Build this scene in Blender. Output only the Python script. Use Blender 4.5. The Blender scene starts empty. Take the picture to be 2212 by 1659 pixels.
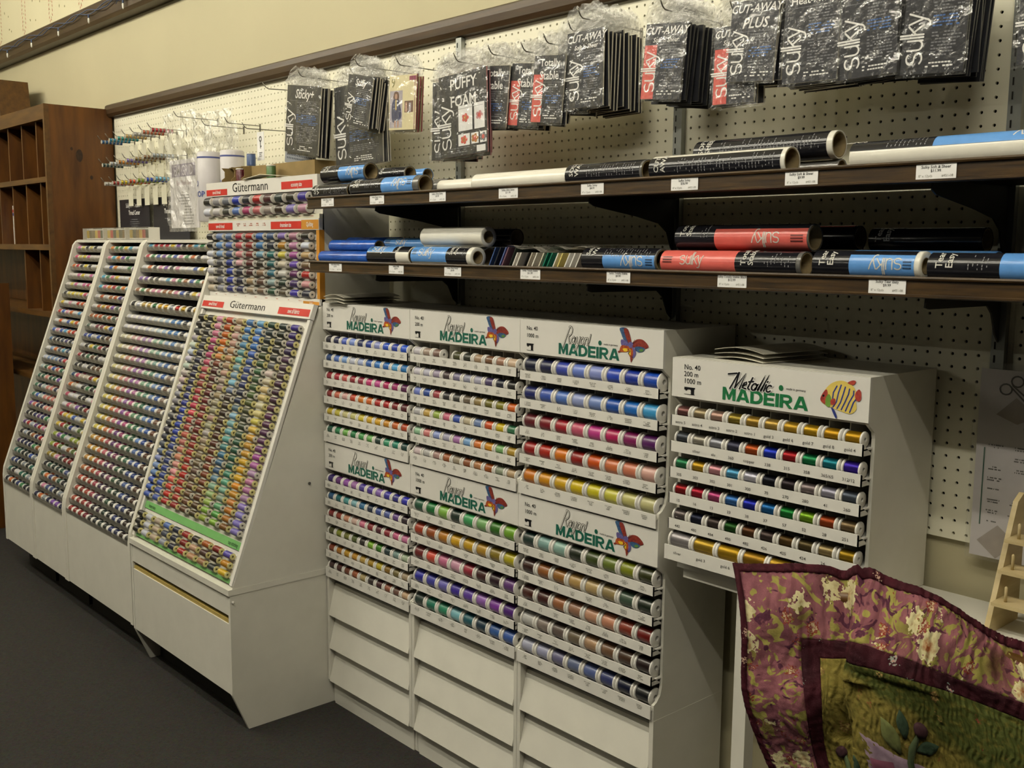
import bpy, math, random
import numpy as np
from mathutils import Vector, Matrix
random.seed(7)
scene = bpy.context.scene
COL = scene.collection

# ------------------------------------------------------------------ camera
cam_d = bpy.data.cameras.new("camera")
cam = bpy.data.objects.new("camera", cam_d)
COL.objects.link(cam)
cam_d.sensor_fit = 'HORIZONTAL'
cam_d.sensor_width = 36.0
cam_d.lens = 36.0 * 2221.07 / 2212.0
cam_d.clip_start = 0.02
RT = Matrix(((0.670, 0.742, 0.009), (0.103, -0.080, -0.991), (-0.735, 0.665, -0.130)))
right = Vector(RT[0]).normalized()
fwd = Vector(RT[2]); fwd = (fwd - right * fwd.dot(right)).normalized()
up = right.cross(fwd).normalized()
M = Matrix((right, up, -fwd)).transposed().to_4x4()
M.translation = Vector((1.593, -1.982, 1.477))
cam.matrix_world = M
scene.camera = cam

# ------------------------------------------------------------------ world, exposure
wd = bpy.data.worlds.new("world"); scene.world = wd; wd.use_nodes = True
bg = wd.node_tree.nodes["Background"]
bg.inputs[0].default_value = (1.0, 0.93, 0.78, 1); bg.inputs[1].default_value = 0.02
vs = scene.view_settings
vs.view_transform = 'Standard'; vs.look = 'None'; vs.gamma = 1.0; vs.use_curve_mapping = False
vs.exposure = 0.0
cy = scene.cycles        # light-path depth only: keeps the many clear films affordable
cy.max_bounces = 6; cy.diffuse_bounces = 3; cy.glossy_bounces = 3; cy.transmission_bounces = 3; cy.transparent_max_bounces = 8
cy.use_adaptive_sampling = True; cy.adaptive_threshold = 0.03
cy.caustics_reflective = False; cy.caustics_refractive = False

# ------------------------------------------------------------------ fluorescent tubes under the ceiling (above the frame; the far row is unseen, added as fill)
def tube_lamp(x, y, z, strength, lab):
    n = 10; L = 1.2; r = 0.019
    V = [(s_ * L / 2, r * math.cos(2 * math.pi * i / n), r * math.sin(2 * math.pi * i / n)) for s_ in (-1, 1) for i in range(n)]
    F = [(i, (i + 1) % n, n + (i + 1) % n, n + i) for i in range(n)]
    me = bpy.data.meshes.get("tube_glass")
    if me is None:
        me = bpy.data.meshes.new("tube_glass"); me.from_pydata(V, [], F)
        m = bpy.data.materials.new("lit_tube"); m.use_nodes = True; b = m.node_tree.nodes["Principled BSDF"]
        b.inputs["Base Color"].default_value = (.8, .8, .8, 1); b.inputs["Emission Color"].default_value = (1.0, 0.94, 0.775, 1); b.inputs["Emission Strength"].default_value = strength
        me.materials.append(m)
        m2 = bpy.data.materials.new("lamp_housing"); m2.use_nodes = True; m2.node_tree.nodes["Principled BSDF"].inputs["Base Color"].default_value = (.75, .74, .7, 1)
        h = bpy.data.meshes.new("lamp_housing"); h.from_pydata([(sx * .62, sy * .05, sz) for sx in (-1, 1) for sy in (-1, 1) for sz in (.03, .09)], [], [(0, 1, 3, 2), (4, 6, 7, 5), (0, 4, 5, 1), (2, 3, 7, 6), (0, 2, 6, 4), (1, 5, 7, 3)]); h.materials.append(m2)
    root = bpy.data.objects.new("ceiling_lamp", bpy.data.meshes["lamp_housing"]); COL.objects.link(root); root.location = (x, y, z)
    root["label"] = lab; root["category"] = "lamp"; root["group"] = "fluorescent lamps under the ceiling"
    t = bpy.data.objects.new("tube", me); COL.objects.link(t); t.parent = root
LAMP = 66.0
for row, y, n in (("nearest the pegboard", -1.74, 6), ("second from the pegboard", -2.38, 6), ("added as fill over the floor", -6.0, 2)):
    for k in range(n):
        tube_lamp(-4.75 + k * 1.32, y, 3.25, LAMP, f"fluorescent ceiling lamp, {('first', 'second', 'third', 'fourth', 'fifth', 'sixth')[k]} from the pine cabinet, row {row}")

# ------------------------------------------------------------------ helpers
def s2l(c):
    return c / 12.92 if c <= 0.04045 else ((c + 0.055) / 1.055) ** 2.4
def hexc(h):
    h = h.lstrip('#'); return tuple(int(h[i:i+2], 16) / 255 for i in (0, 2, 4))
def lin(h, k=1.0, tint=(1, 1, 1)):
    return tuple(min(0.93, s2l(v) * k * t) for v, t in zip(hexc(h), tint)) + (1.0,)
def albedo(h, k=1.45):
    return lin(h, k, (0.97, 1.0, 1.16))

MATS = {}
def mat(name, h, rough=0.5, metal=0.0, k=1.0, noise=0.0, scale=40.0, bump=0.0, stretch=None, h2=None, spec=0.5, detail=4.0, coat=0.0, trans=0.0):
    if name in MATS: return MATS[name]
    m = bpy.data.materials.new(name); m.use_nodes = True
    nt = m.node_tree; b = nt.nodes["Principled BSDF"]
    c = lin(h, k); b.inputs["Base Color"].default_value = c
    b.inputs["Roughness"].default_value = rough; b.inputs["Metallic"].default_value = metal
    b.inputs["Specular IOR Level"].default_value = spec
    if coat: b.inputs["Coat Weight"].default_value = coat; b.inputs["Coat Roughness"].default_value = 0.08
    if noise or bump or h2:
        tc = nt.nodes.new("ShaderNodeTexCoord"); mp = nt.nodes.new("ShaderNodeMapping")
        nt.links.new(tc.outputs["Object"], mp.inputs[0])
        if stretch: mp.inputs["Scale"].default_value = stretch
        n = nt.nodes.new("ShaderNodeTexNoise"); n.inputs["Scale"].default_value = scale; n.inputs["Detail"].default_value = detail
        nt.links.new(mp.outputs[0], n.inputs["Vector"])
        if noise or h2:
            r = nt.nodes.new("ShaderNodeValToRGB")
            r.color_ramp.elements[0].position = 0.3; r.color_ramp.elements[1].position = 0.7
            if h2:
                r.color_ramp.elements[0].color = lin(h2, k); r.color_ramp.elements[1].color = c
            else:
                r.color_ramp.elements[0].color = tuple(v * (1 - noise) for v in c[:3]) + (1,)
                r.color_ramp.elements[1].color = tuple(min(1, v * (1 + noise)) for v in c[:3]) + (1,)
            nt.links.new(n.outputs[0], r.inputs[0]); nt.links.new(r.outputs[0], b.inputs["Base Color"])
        if bump:
            bp = nt.nodes.new("ShaderNodeBump"); bp.inputs["Strength"].default_value = bump; bp.inputs["Distance"].default_value = 0.002
            nt.links.new(n.outputs[0], bp.inputs["Height"]); nt.links.new(bp.outputs[0], b.inputs["Normal"])
    MATS[name] = m
    return m

def clear_mat(name, h, alpha, rough=0.1, bump=0.0, scale=60):
    if name in MATS: return MATS[name]
    m = bpy.data.materials.new(name); m.use_nodes = True
    nt = m.node_tree; b = nt.nodes["Principled BSDF"]
    b.inputs["Base Color"].default_value = lin(h); b.inputs["Roughness"].default_value = rough
    b.inputs["Alpha"].default_value = alpha; b.inputs["Specular IOR Level"].default_value = 0.8
    if bump:
        tc = nt.nodes.new("ShaderNodeTexCoord"); n = nt.nodes.new("ShaderNodeTexNoise"); n.inputs["Scale"].default_value = scale
        n.inputs["Detail"].default_value = 3
        nt.links.new(tc.outputs["Object"], n.inputs["Vector"])
        bp = nt.nodes.new("ShaderNodeBump"); bp.inputs["Strength"].default_value = bump; bp.inputs["Distance"].default_value = 0.01
        nt.links.new(n.outputs[0], bp.inputs["Height"]); nt.links.new(bp.outputs[0], b.inputs["Normal"])
    MATS[name] = m
    return m

def film_mat(name, haze, rough, bump, scale, sheen=.07):
    """thin clear plastic: lets light through, mirrors the lamps by its Fresnel sheen, a little milky"""
    m = bpy.data.materials.new(name); m.use_nodes = True; nt = m.node_tree; nt.nodes.clear()
    out = nt.nodes.new("ShaderNodeOutputMaterial"); tr = nt.nodes.new("ShaderNodeBsdfTransparent"); gl = nt.nodes.new("ShaderNodeBsdfGlossy"); df = nt.nodes.new("ShaderNodeBsdfDiffuse")
    gl.inputs["Roughness"].default_value = rough; df.inputs["Color"].default_value = (.86, .85, .8, 1)
    lw = nt.nodes.new("ShaderNodeLayerWeight"); lw.inputs["Blend"].default_value = .5
    pw = nt.nodes.new("ShaderNodeMath"); pw.operation = 'POWER'; pw.inputs[1].default_value = 4.0; nt.links.new(lw.outputs["Facing"], pw.inputs[0])
    fr = nt.nodes.new("ShaderNodeMath"); fr.operation = 'MULTIPLY_ADD'; fr.inputs[1].default_value = .75; fr.inputs[2].default_value = sheen; nt.links.new(pw.outputs[0], fr.inputs[0])
    tc = nt.nodes.new("ShaderNodeTexCoord"); n = nt.nodes.new("ShaderNodeTexNoise"); n.inputs["Scale"].default_value = scale; n.inputs["Detail"].default_value = 3
    nt.links.new(tc.outputs["Object"], n.inputs["Vector"]); bp = nt.nodes.new("ShaderNodeBump"); bp.inputs["Strength"].default_value = bump; bp.inputs["Distance"].default_value = .012
    nt.links.new(n.outputs[0], bp.inputs["Height"])
    for q in (gl, df, lw): nt.links.new(bp.outputs[0], q.inputs["Normal"])
    m1 = nt.nodes.new("ShaderNodeMixShader"); m1.inputs[0].default_value = haze; nt.links.new(tr.outputs[0], m1.inputs[1]); nt.links.new(df.outputs[0], m1.inputs[2])
    m2 = nt.nodes.new("ShaderNodeMixShader"); nt.links.new(fr.outputs[0], m2.inputs[0]); nt.links.new(m1.outputs[0], m2.inputs[1]); nt.links.new(gl.outputs[0], m2.inputs[2])
    nt.links.new(m2.outputs[0], out.inputs[0]); MATS[name] = m
    return m

def object_colour_mat(name, rough, metal=0.0, wind=0.0, sheen=0.0, aniso=0.0):
    m = bpy.data.materials.new(name); m.use_nodes = True
    nt = m.node_tree; b = nt.nodes["Principled BSDF"]
    oi = nt.nodes.new("ShaderNodeObjectInfo")
    nt.links.new(oi.outputs["Color"], b.inputs["Base Color"])
    b.inputs["Roughness"].default_value = rough; b.inputs["Metallic"].default_value = metal; b.inputs["Specular IOR Level"].default_value = .85
    if wind:
        tc = nt.nodes.new("ShaderNodeTexCoord"); w = nt.nodes.new("ShaderNodeTexWave")
        w.wave_type = 'BANDS'; w.bands_direction = 'X'; w.inputs["Scale"].default_value = 420; w.inputs["Distortion"].default_value = 1.5
        nt.links.new(tc.outputs["Object"], w.inputs["Vector"])
        bp = nt.nodes.new("ShaderNodeBump"); bp.inputs["Strength"].default_value = wind; bp.inputs["Distance"].default_value = 0.0006
        nt.links.new(w.outputs["Fac"], bp.inputs["Height"]); nt.links.new(bp.outputs[0], b.inputs["Normal"])
    return m

def lifted(p, l): return (p[0], p[1] - l, p[2]) if l else p
class MB:
    def __init__(s): s.v = []; s.f = []; s.m = []; s.s = []
    def add(s, vs, fs, m=0, smooth=False):
        o = len(s.v); s.v.extend([tuple(p) for p in vs])
        for f in fs: s.f.append(tuple(i + o for i in f)); s.m.append(m); s.s.append(smooth)
        return s
    def box(s, x0, x1, y0, y1, z0, z1, m=0):
        s.add([(x0,y0,z0),(x1,y0,z0),(x1,y1,z0),(x0,y1,z0),(x0,y0,z1),(x1,y0,z1),(x1,y1,z1),(x0,y1,z1)],
              [(0,3,2,1),(4,5,6,7),(0,1,5,4),(1,2,6,5),(2,3,7,6),(3,0,4,7)], m); return s
    def prism(s, poly, a0, a1, axis='x', m=0):
        # poly: list of (p,q); axis x -> (y,z), y -> (x,z), z -> (x,y)
        n = len(poly)
        def P(a, p, q): return {'x': (a, p, q), 'y': (p, a, q), 'z': (p, q, a)}[axis]
        vs = [P(a0, p, q) for p, q in poly] + [P(a1, p, q) for p, q in poly]
        fs = [tuple(range(n))[::-1], tuple(range(n, 2 * n))] + [(i, (i + 1) % n, n + (i + 1) % n, n + i) for i in range(n)]
        s.add(vs, fs, m); return s
    def lathe(s, prof, n=16, axis='x', c=(0, 0, 0), m=0, caps=True, smooth=True):
        # prof: [(along, radius)]
        vs = []
        for a, r in prof:
            for i in range(n):
                t = 2 * math.pi * i / n; p, q = r * math.cos(t), r * math.sin(t)
                vs.append({'x': (c[0] + a, c[1] + p, c[2] + q), 'y': (c[0] + p, c[1] + a, c[2] + q), 'z': (c[0] + p, c[1] + q, c[2] + a)}[axis])
        k = len(prof)
        fs = [(j * n + i, j * n + (i + 1) % n, (j + 1) * n + (i + 1) % n, (j + 1) * n + i) for j in range(k - 1) for i in range(n)]
        s.add(vs, fs, m, smooth)
        if caps:
            o = len(s.v) - len(vs)
            s.f.append(tuple(o + i for i in range(n))[::-1]); s.m.append(m); s.s.append(False)
            s.f.append(tuple(o + (k - 1) * n + i for i in range(n))); s.m.append(m); s.s.append(False)
        return s
    def tube(s, pts, r, n=6, m=0):
        pts = [Vector(p) for p in pts]; vs = []
        for i, p in enumerate(pts):
            d = (pts[min(i + 1, len(pts) - 1)] - pts[max(i - 1, 0)]).normalized()
            a = d.cross(Vector((0, 0, 1)));
            if a.length < 1e-4: a = d.cross(Vector((1, 0, 0)))
            a.normalize(); b = d.cross(a)
            rr = r[i] if isinstance(r, (list, tuple)) else r
            for j in range(n):
                t = 2 * math.pi * j / n; vs.append(p + (a * math.cos(t) + b * math.sin(t)) * rr)
        k = len(pts)
        fs = [(j * n + i, j * n + (i + 1) % n, (j + 1) * n + (i + 1) % n, (j + 1) * n + i) for j in range(k - 1) for i in range(n)]
        fs += [tuple(range(n))[::-1], tuple((k - 1) * n + i for i in range(n))]
        s.add(vs, fs, m, True); return s
    def flat(s, v2, f2, fn, m=0, lift=0.0):
        s.add([lifted(fn(x, y), lift) for x, y in v2], f2, m); return s
    def strokes(s, paths, w, fn, m=0, sx=1.0, sy=1.0, shear=0.0, lift=0.0):
        # each stroke a hair above the one before, so that crossings stay clean
        for i, p in enumerate(paths):
            v, f = stroke2d([p], w)
            s.flat([((x + shear * y) * sx, y * sy) for x, y in v], f, fn, m, lift + i * 2.5e-5)
        return s
    def xf(s, M):
        s.v = [tuple(M @ Vector(p)) for p in s.v]; return s
    def mesh(s, name, mats):
        me = bpy.data.meshes.new(name); me.from_pydata(s.v, [], s.f)
        for mm in (mats if isinstance(mats, (list, tuple)) else [mats]): me.materials.append(mm)
        me.polygons.foreach_set("material_index", s.m); me.polygons.foreach_set("use_smooth", s.s)
        me.update(); return me
    def obj(s, name, mats, parent=None, **kw):
        return put(name, s.mesh(name, mats), parent, **kw)

def put(name, me, parent=None, label=None, cat=None, group=None, kind=None, loc=None, rot=None, color=None):
    o = bpy.data.objects.new(name, me); COL.objects.link(o)
    if parent is not None: o.parent = parent
    if loc is not None: o.location = loc
    if rot is not None: o.rotation_euler = rot
    if color is not None: o.color = color
    tag(o, label, cat, group, kind); return o
def tag(o, label=None, cat=None, group=None, kind=None):
    if label: o["label"] = label
    if cat: o["category"] = cat
    if group: o["group"] = group
    if kind: o["kind"] = kind
    return o
def empty(name, loc=(0, 0, 0), **kw):
    o = put(name, None, loc=loc, **kw); o.empty_display_size = 0.02; return o

ORD = "zeroth first second third fourth fifth sixth seventh eighth ninth tenth eleventh twelfth thirteenth fourteenth fifteenth sixteenth seventeenth eighteenth nineteenth twentieth twenty-first twenty-second twenty-third twenty-fourth twenty-fifth twenty-sixth twenty-seventh twenty-eighth".split()

# ---- flat lettering from the built-in font
_TX = {}
def text2d(body, size=1.0, offset=0.0, sx=1.0, align='LEFT', shear=0.0, space=1.0):
    key = (body, offset, align, shear, space)
    if key not in _TX:
        cu = bpy.data.curves.new("t", 'FONT'); cu.body = body; cu.size = 1.0; cu.offset = offset
        cu.align_x = align; cu.shear = shear; cu.resolution_u = 2; cu.fill_mode = 'FRONT'; cu.space_character = space
        o = bpy.data.objects.new("t", cu); me = o.to_mesh()
        v = [(p.co.x, p.co.y) for p in me.vertices]; f = [tuple(p.vertices) for p in me.polygons]
        o.to_mesh_clear(); bpy.data.objects.remove(o); bpy.data.curves.remove(cu)
        _TX[key] = (v, f)
    v, f = _TX[key]
    return [(x * size * sx, y * size) for x, y in v], f
def text_w(v): return (max(p[0] for p in v) - min(p[0] for p in v)) if v else 0

def stroke2d(paths, w, cap=6):
    v = []; f = []
    for path in paths:
        pts = [Vector((p[0], p[1])) for p in path]; o = len(v)
        for i, p in enumerate(pts):
            d = (pts[min(i + 1, len(pts) - 1)] - pts[max(i - 1, 0)]).normalized(); n = Vector((-d.y, d.x)) * (w / 2)
            v += [tuple(p + n), tuple(p - n)]
        f += [(o + 2 * i, o + 2 * i + 1, o + 2 * i + 3, o + 2 * i + 2) for i in range(len(pts) - 1)]
        for p, d0 in ((pts[0], pts[0] - pts[1]), (pts[-1], pts[-1] - pts[-2])):
            a0 = math.atan2(d0.y, d0.x) - math.pi / 2; o = len(v)
            v += [(p.x + w / 2 * math.cos(a0 + math.pi * j / cap), p.y + w / 2 * math.sin(a0 + math.pi * j / cap)) for j in range(cap + 1)]
            f.append(tuple(range(o, o + cap + 1)))
    return v, f
def arc(cx, cy, rx, ry, a0, a1, n=8):
    return [(cx + rx * math.cos(math.radians(a0 + (a1 - a0) * i / n)), cy + ry * math.sin(math.radians(a0 + (a1 - a0) * i / n))) for i in range(n + 1)]
SULKY = [arc(.26, .50, .24, .20, 40, 180, 7) + arc(.26, .50, .24, .16, 180, 270, 4)[1:] + arc(.26, .16, .25, .18, 90, -150, 10)[1:],
         [(.64, .70), (.64, .22)] + arc(.85, .22, .21, .22, 180, 350, 8)[1:], [(1.06, .70), (1.06, 0)],
         [(1.20, 1.06), (1.20, -.02)], [(1.32, 1.06), (1.32, -.02)],
         [(1.70, .70), (1.33, .34)], [(1.44, .44), (1.74, 0)],
         [(1.78, .70), (2.00, .06)], [(2.26, .70), (1.94, -.20), (1.84, -.28), (1.72, -.27)]]
SULKY_W = 2.26
# heavy block capitals as convex pieces
def _bowl(cx, cy, rx, ry, t, a0=90, a1=-90, n=8):
    o = arc(cx, cy, rx, ry, a0, a1, n); i = arc(cx, cy, rx - t, ry - t * .8, a0, a1, n)
    return [[o[k], o[k + 1], i[k + 1], i[k]] for k in range(n)]
def _r(a, b, c, d): return [(a, c), (b, c), (b, d), (a, d)]
BLOCK = {
 'M': (1.14, [_r(0, .27, 0, 1), _r(.87, 1.14, 0, 1), [(.27, 1), (.27, .55), (.50, .05), (.57, .05), (.57, .42)], [(.57, .42), (.57, .05), (.64, .05), (.87, .55), (.87, 1)]]),
 'A': (1.14, [[(0, 0), (.28, 0), (.57, .74), (.57, 1), (.40, 1)], [(.57, 1), (.57, .74), (.86, 0), (1.14, 0), (.74, 1)], [(.35, .17), (.79, .17), (.72, .36), (.42, .36)]]),
 'D': (1.05, [_r(0, .28, 0, 1), _r(.28, .50, .79, 1), _r(.28, .50, 0, .21)] + _bowl(.50, .5, .55, .5, .28)),
 'E': (.90, [_r(0, .28, 0, 1), _r(.28, .88, .79, 1), _r(.28, .82, .40, .60), _r(.28, .90, 0, .21)]),
 'I': (.28, [_r(0, .28, 0, 1)]),
 'R': (1.05, [_r(0, .28, 0, 1), _r(.28, .60, .80, 1), _r(.28, .60, .36, .56)] + _bowl(.60, .68, .40, .32, .25) + [[(.42, .36), (.70, .36), (1.05, 0), (.74, 0)]])}
def block_word(mb, word, x0, z0, w, h, fn, m=0, gap=.06):
    tot = sum(BLOCK[c][0] for c in word) + gap * (len(word) - 1); k = w / tot; x = 0
    for c in word:
        for i, poly in enumerate(BLOCK[c][1]):
            mb.flat([(x0 + (x + a) * k, z0 + b * h) for a, b in poly], [tuple(range(len(poly)))], fn, m)
        x += BLOCK[c][0] + gap

# ------------------------------------------------------------------ base materials
M_white = mat("white_laminate", "e9e6da", 0.42, noise=0.03, scale=14, k=0.92)
M_plast = mat("white_plastic", "ece9e2", 0.3, noise=0.02, scale=20, k=0.95)
M_cream = mat("cream_board", "f1edd6", 0.5, noise=0.03, scale=6, k=0.98)
M_gap_shade = mat("gap_shade", "1a1814", 0.9, noise=0.1)  # near-black colour stands in for shade in slots, recesses and gaps
M_black = mat("black_print", "17171b", 0.35, noise=0.05)
M_ink = mat("grey_ink", "55534f", 0.7, noise=0.05)
M_whiteink = mat("white_ink", "f2f0ec", 0.5, noise=0.02)
M_thread = object_colour_mat("thread", 0.30, wind=0.25)
M_thread_m = object_colour_mat("metallic_thread", 0.32, metal=0.75, wind=0.5)
M_label = mat("paper_label", "f4f3f2", 0.6, noise=0.02)
M_red = mat("red_print", "c52a1e", 0.5, noise=0.03)
M_steel = mat("steel_wire", "77736a", 0.35, metal=0.9, noise=0.05)
M_bag = film_mat("clear_film", 0.025, 0.13, 0.8, 26, .10)
M_bagtop = film_mat("clear_film_header", 0.22, 0.18, 1.0, 60)
M_acryl = clear_mat("clear_acrylic", "8f8b80", 0.42, 0.2)
M_wood_dark = mat("stained_wood", "5c421a", 0.42, noise=0.35, scale=9, stretch=(1.2, 18, 18), bump=0.15, k=0.62, h2="2c1d08")
M_wood_trim = mat("moulding_wood", "5a4428", 0.4, noise=0.3, scale=5, stretch=(1, 14, 14), k=0.62, h2="443019")
# ------------------------------------------------------------------ room shell
M_wall = mat("painted_wall", "bdb594", 0.7, noise=0.03, scale=2.5, bump=0.03)
M_carpet = mat("carpet", "332b1f", 0.95, scale=260, bump=0.9, h2="0f0d09", detail=6, k=0.6)
nt = M_carpet.node_tree; b = nt.nodes["Principled BSDF"]
n2 = nt.nodes.new("ShaderNodeTexVoronoi"); n2.inputs["Scale"].default_value = 150
tcn = [n for n in nt.nodes if n.type == 'TEX_COORD'][0]; nt.links.new(tcn.outputs["Object"], n2.inputs["Vector"])
mx = nt.nodes.new("ShaderNodeMix"); mx.data_type = 'RGBA'; mx.inputs[0].default_value = 0.28
old = b.inputs["Base Color"].links[0].from_socket
hs = nt.nodes.new("ShaderNodeHueSaturation"); hs.inputs["Saturation"].default_value = 0.75; hs.inputs["Value"].default_value = 0.06
nt.links.new(n2.outputs["Color"], hs.inputs["Color"])
nt.links.new(old, mx.inputs[6]); nt.links.new(hs.outputs[0], mx.inputs[7]); nt.links.new(mx.outputs[2], b.inputs["Base Color"])
mb = MB(); mb.box(-6.2, 4.2, -6.8, 0.06, -0.05, 0.0); mb.obj("floor", M_carpet, kind="structure")
mb = MB(); mb.box(-6.2, 4.2, 0.012, 0.10, 0.0, 3.6); mb.obj("wall_back", M_wall, kind="structure")
mb = MB(); mb.box(-6.2, 4.2, -6.8, 0.1, 3.6, 3.65); mb.obj("ceiling", mat("ceiling_paint", "d8d4c4", 0.9, noise=0.02), kind="structure")
mb = MB(); mb.box(-6.25, -6.2, -6.8, 0.1, 0.0, 3.6); mb.obj("wall_left", M_wall, kind="structure")

# perforated hardboard: every hole is cut
PITCH = 0.0254
def pegboard(name, i0, i1, j0, j1, xa, xb, za, zb):
    # hole columns i0..i1-1 at x=i*PITCH, rows j0..j1-1 at z=1.765+j*PITCH ; sheet bounds xa..xb, za..zb
    r = 0.0033; y0, y1 = 0.0, 0.005
    V = []; F = []
    oc = [(math.cos(math.radians(22.5 + 45 * k)) * r, math.sin(math.radians(22.5 + 45 * k)) * r) for k in range(8)]
    h = PITCH / 2
    sq = [(h, h * .4142), (h * .4142, h), (-h * .4142, h), (-h, h * .4142), (-h, -h * .4142), (-h * .4142, -h), (h * .4142, -h), (h, -h * .4142)]
    for j in range(j0, j1):
        for i in range(i0, i1):
            cx, cz = i * PITCH, 1.765 + j * PITCH; o = len(V)
            V += [(cx + a, y0, cz + b) for a, b in sq] + [(cx + a, y0, cz + b) for a, b in oc] + [(cx + a, y1, cz + b) for a, b in oc]
            V += [(cx + h, y0, cz + h), (cx - h, y0, cz + h), (cx - h, y0, cz - h), (cx + h, y0, cz - h)]
            for k in range(8):
                k2 = (k + 1) % 8
                F.append((o + k, o + k2, o + 8 + k2, o + 8 + k)); F.append((o + 8 + k, o + 8 + k2, o + 16 + k2, o + 16 + k))
            F += [(o, o + 24, o + 1), (o + 2, o + 25, o + 3), (o + 4, o + 26, o + 5), (o + 6, o + 27, o + 7)]
    # plain margins round the perforated field
    ax, bx_ = (i0 - .5) * PITCH, (i1 - .5) * PITCH; az, bz = 1.765 + (j0 - .5) * PITCH, 1.765 + (j1 - .5) * PITCH
    for (p, q, r_, s_) in ((xa, ax, za, zb), (bx_, xb, za, zb), (ax, bx_, za, az), (ax, bx_, bz, zb)):
        if q - p > 1e-5 and s_ - r_ > 1e-5:
            o = len(V); V += [(p, y0, r_), (q, y0, r_), (q, y0, s_), (p, y0, s_)]; F.append((o, o + 1, o + 2, o + 3))
    me = bpy.data.meshes.new(name); me.from_pydata(V, [], F); me.materials.append(M_cream); me.update()
    return put(name, me, kind="structure")
pegboard("wall_pegboard", -136, -32, -13, 13, -3.48, -0.826, 0.921, 2.095)
pegboard("wall_pegboard", -32, 0, -33, 13, -0.8255, -0.0005, 0.921, 2.095)
pegboard("wall_pegboard", 0, 32, -33, 13, 0.0, 0.799, 0.921, 2.095)
pegboard("wall_pegboard", 32, 60, -33, 13, 0.7995, 1.52, 0.921, 2.095)
mb = MB(); mb.box(-3.48, 1.52, 0.0115, 0.012, 0.93, 2.09); mb.obj("wall_pegboard_hole_shade", mat("hole_shade_black", "060606", .9, noise=.1), kind="structure")  # added black sheet paints in the shade seen through the holes
# chair-rail moulding on top of the pegboard
prof = [(0.012, 2.150), (-0.018, 2.150), (-0.026, 2.144), (-0.030, 2.125), (-0.028, 2.105), (-0.020, 2.092), (0.0, 2.090), (0.012, 2.090)]
MB().prism(prof, -3.52, 1.6, 'x').obj("trim_1", M_wood_trim, kind="structure")
# upper beam with papered panel above it
prof = [(0.012, 2.625), (-0.045, 2.625), (-0.050, 2.618), (-0.050, 2.545), (-0.042, 2.528), (0.012, 2.525)]
MB().prism(prof, -6.2, 1.6, 'x').obj("trim_2", M_wood_trim, kind="structure")
M_paper = mat("printed_wallpaper", "d9d2b0", 0.75, noise=0.02, scale=3)
wp = MB().box(-6.2, 1.6, 0.004, 0.012, 2.625, 3.6).obj("wall_upper_panel", M_paper, kind="structure")
# printed sprays and dotted border on the paper (flat print)
M_pr = mat("red_brown_print", "a8553a", 0.8, noise=0.1); M_pd = mat("olive_print", "7d7a4c", 0.8, noise=0.1)
rr = random.Random(3)
def leafprint(mb, x, z, L, W, a, m):
    c, s = math.cos(a), math.sin(a)
    pts = [(0, 0), (L * .5, W * .5), (L, 0), (L * .5, -W * .5)]
    mb.add([(x + p * c - q * s, 0.0034, z + p * s + q * c) for p, q in pts], [(0, 1, 2, 3)], m)
mb = MB()
for k in range(9):
    xc = -5.62 + k * 0.44
    for i in range(16):
        z = 2.655 + i * 0.022
        wd_ = 0.030 if i > 0 else 0.012
        leafprint(mb, xc - wd_, z, 0.022, 0.008, 1.1 + rr.uniform(-.3, .3), 0)
        leafprint(mb, xc + wd_, z + 0.008, 0.022, 0.008, 2.0 + rr.uniform(-.3, .3), 0)
        if i % 2: leafprint(mb, xc + rr.uniform(-.015, .015), z, 0.012, 0.008, rr.uniform(0, 3), 1)
    for q in range(3):
        leafprint(mb, xc + 0.16 + rr.uniform(-.06, .06), 2.72 + q * 0.09 + rr.uniform(-.02, .02), 0.022, 0.012, rr.uniform(0, 3), 1)
        leafprint(mb, xc + 0.22 + rr.uniform(-.06, .06), 2.70 + q * 0.09, 0.014, 0.014, rr.uniform(0, 3), 1)
for k in range(170):
    x = -5.9 + k * 0.022
    if (k // 14) % 2: leafprint(mb, x, 2.640, 0.008, 0.006, 0.4, 1)
mb.obj("printed_border", [M_pr, M_pd], wp)

# string of little lamps along the beam
M_wire = mat("blue_wire", "4c5a78", 0.5, noise=0.1)
sl = empty("string_lights", (-5.4, -0.06, 2.6), label="blue wired string of small clear bulbs looped along the high beam", cat="string lights")
pts = [(i * 0.05, -0.004 - 0.004 * math.sin(i * 2.1), 0.012 * math.sin(i * 0.75) - 0.012) for i in range(58)]
MB().tube(pts, 0.0022).obj("wire", M_wire, sl)
pts2 = [(i * 0.05, -0.002, 0.013 * math.sin(i * 0.75 + 2.2) - 0.012) for i in range(58)]
MB().tube(pts2, 0.0022).obj("wire", M_wire, sl)
MB().tube([(2.16, -.004, -.03), (2.22, -.006, 0.0), (2.235, -.004, 0.12), (2.24, 0, 0.36)], 0.0022).obj("wire", M_wire, sl)
mb0 = MB().lathe([(-.026, .002), (-.020, .0045), (-.006, .005), (0, .0035)], 8, 'z'); bulb = mb0.mesh("bulb", mat("bulb_glass", "e8e6dc", 0.12, noise=0.02))
sock = MB().lathe([(0, .0045), (.014, .004)], 8, 'z').mesh("socket", M_wire)
for x in (0.10, 0.52, 0.94, 1.36, 1.78, 2.2, 2.62):
    bo = put("bulb", bulb, sl, loc=(x + 0.04, -0.004, -0.040)); put("socket", sock, bo)

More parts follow.
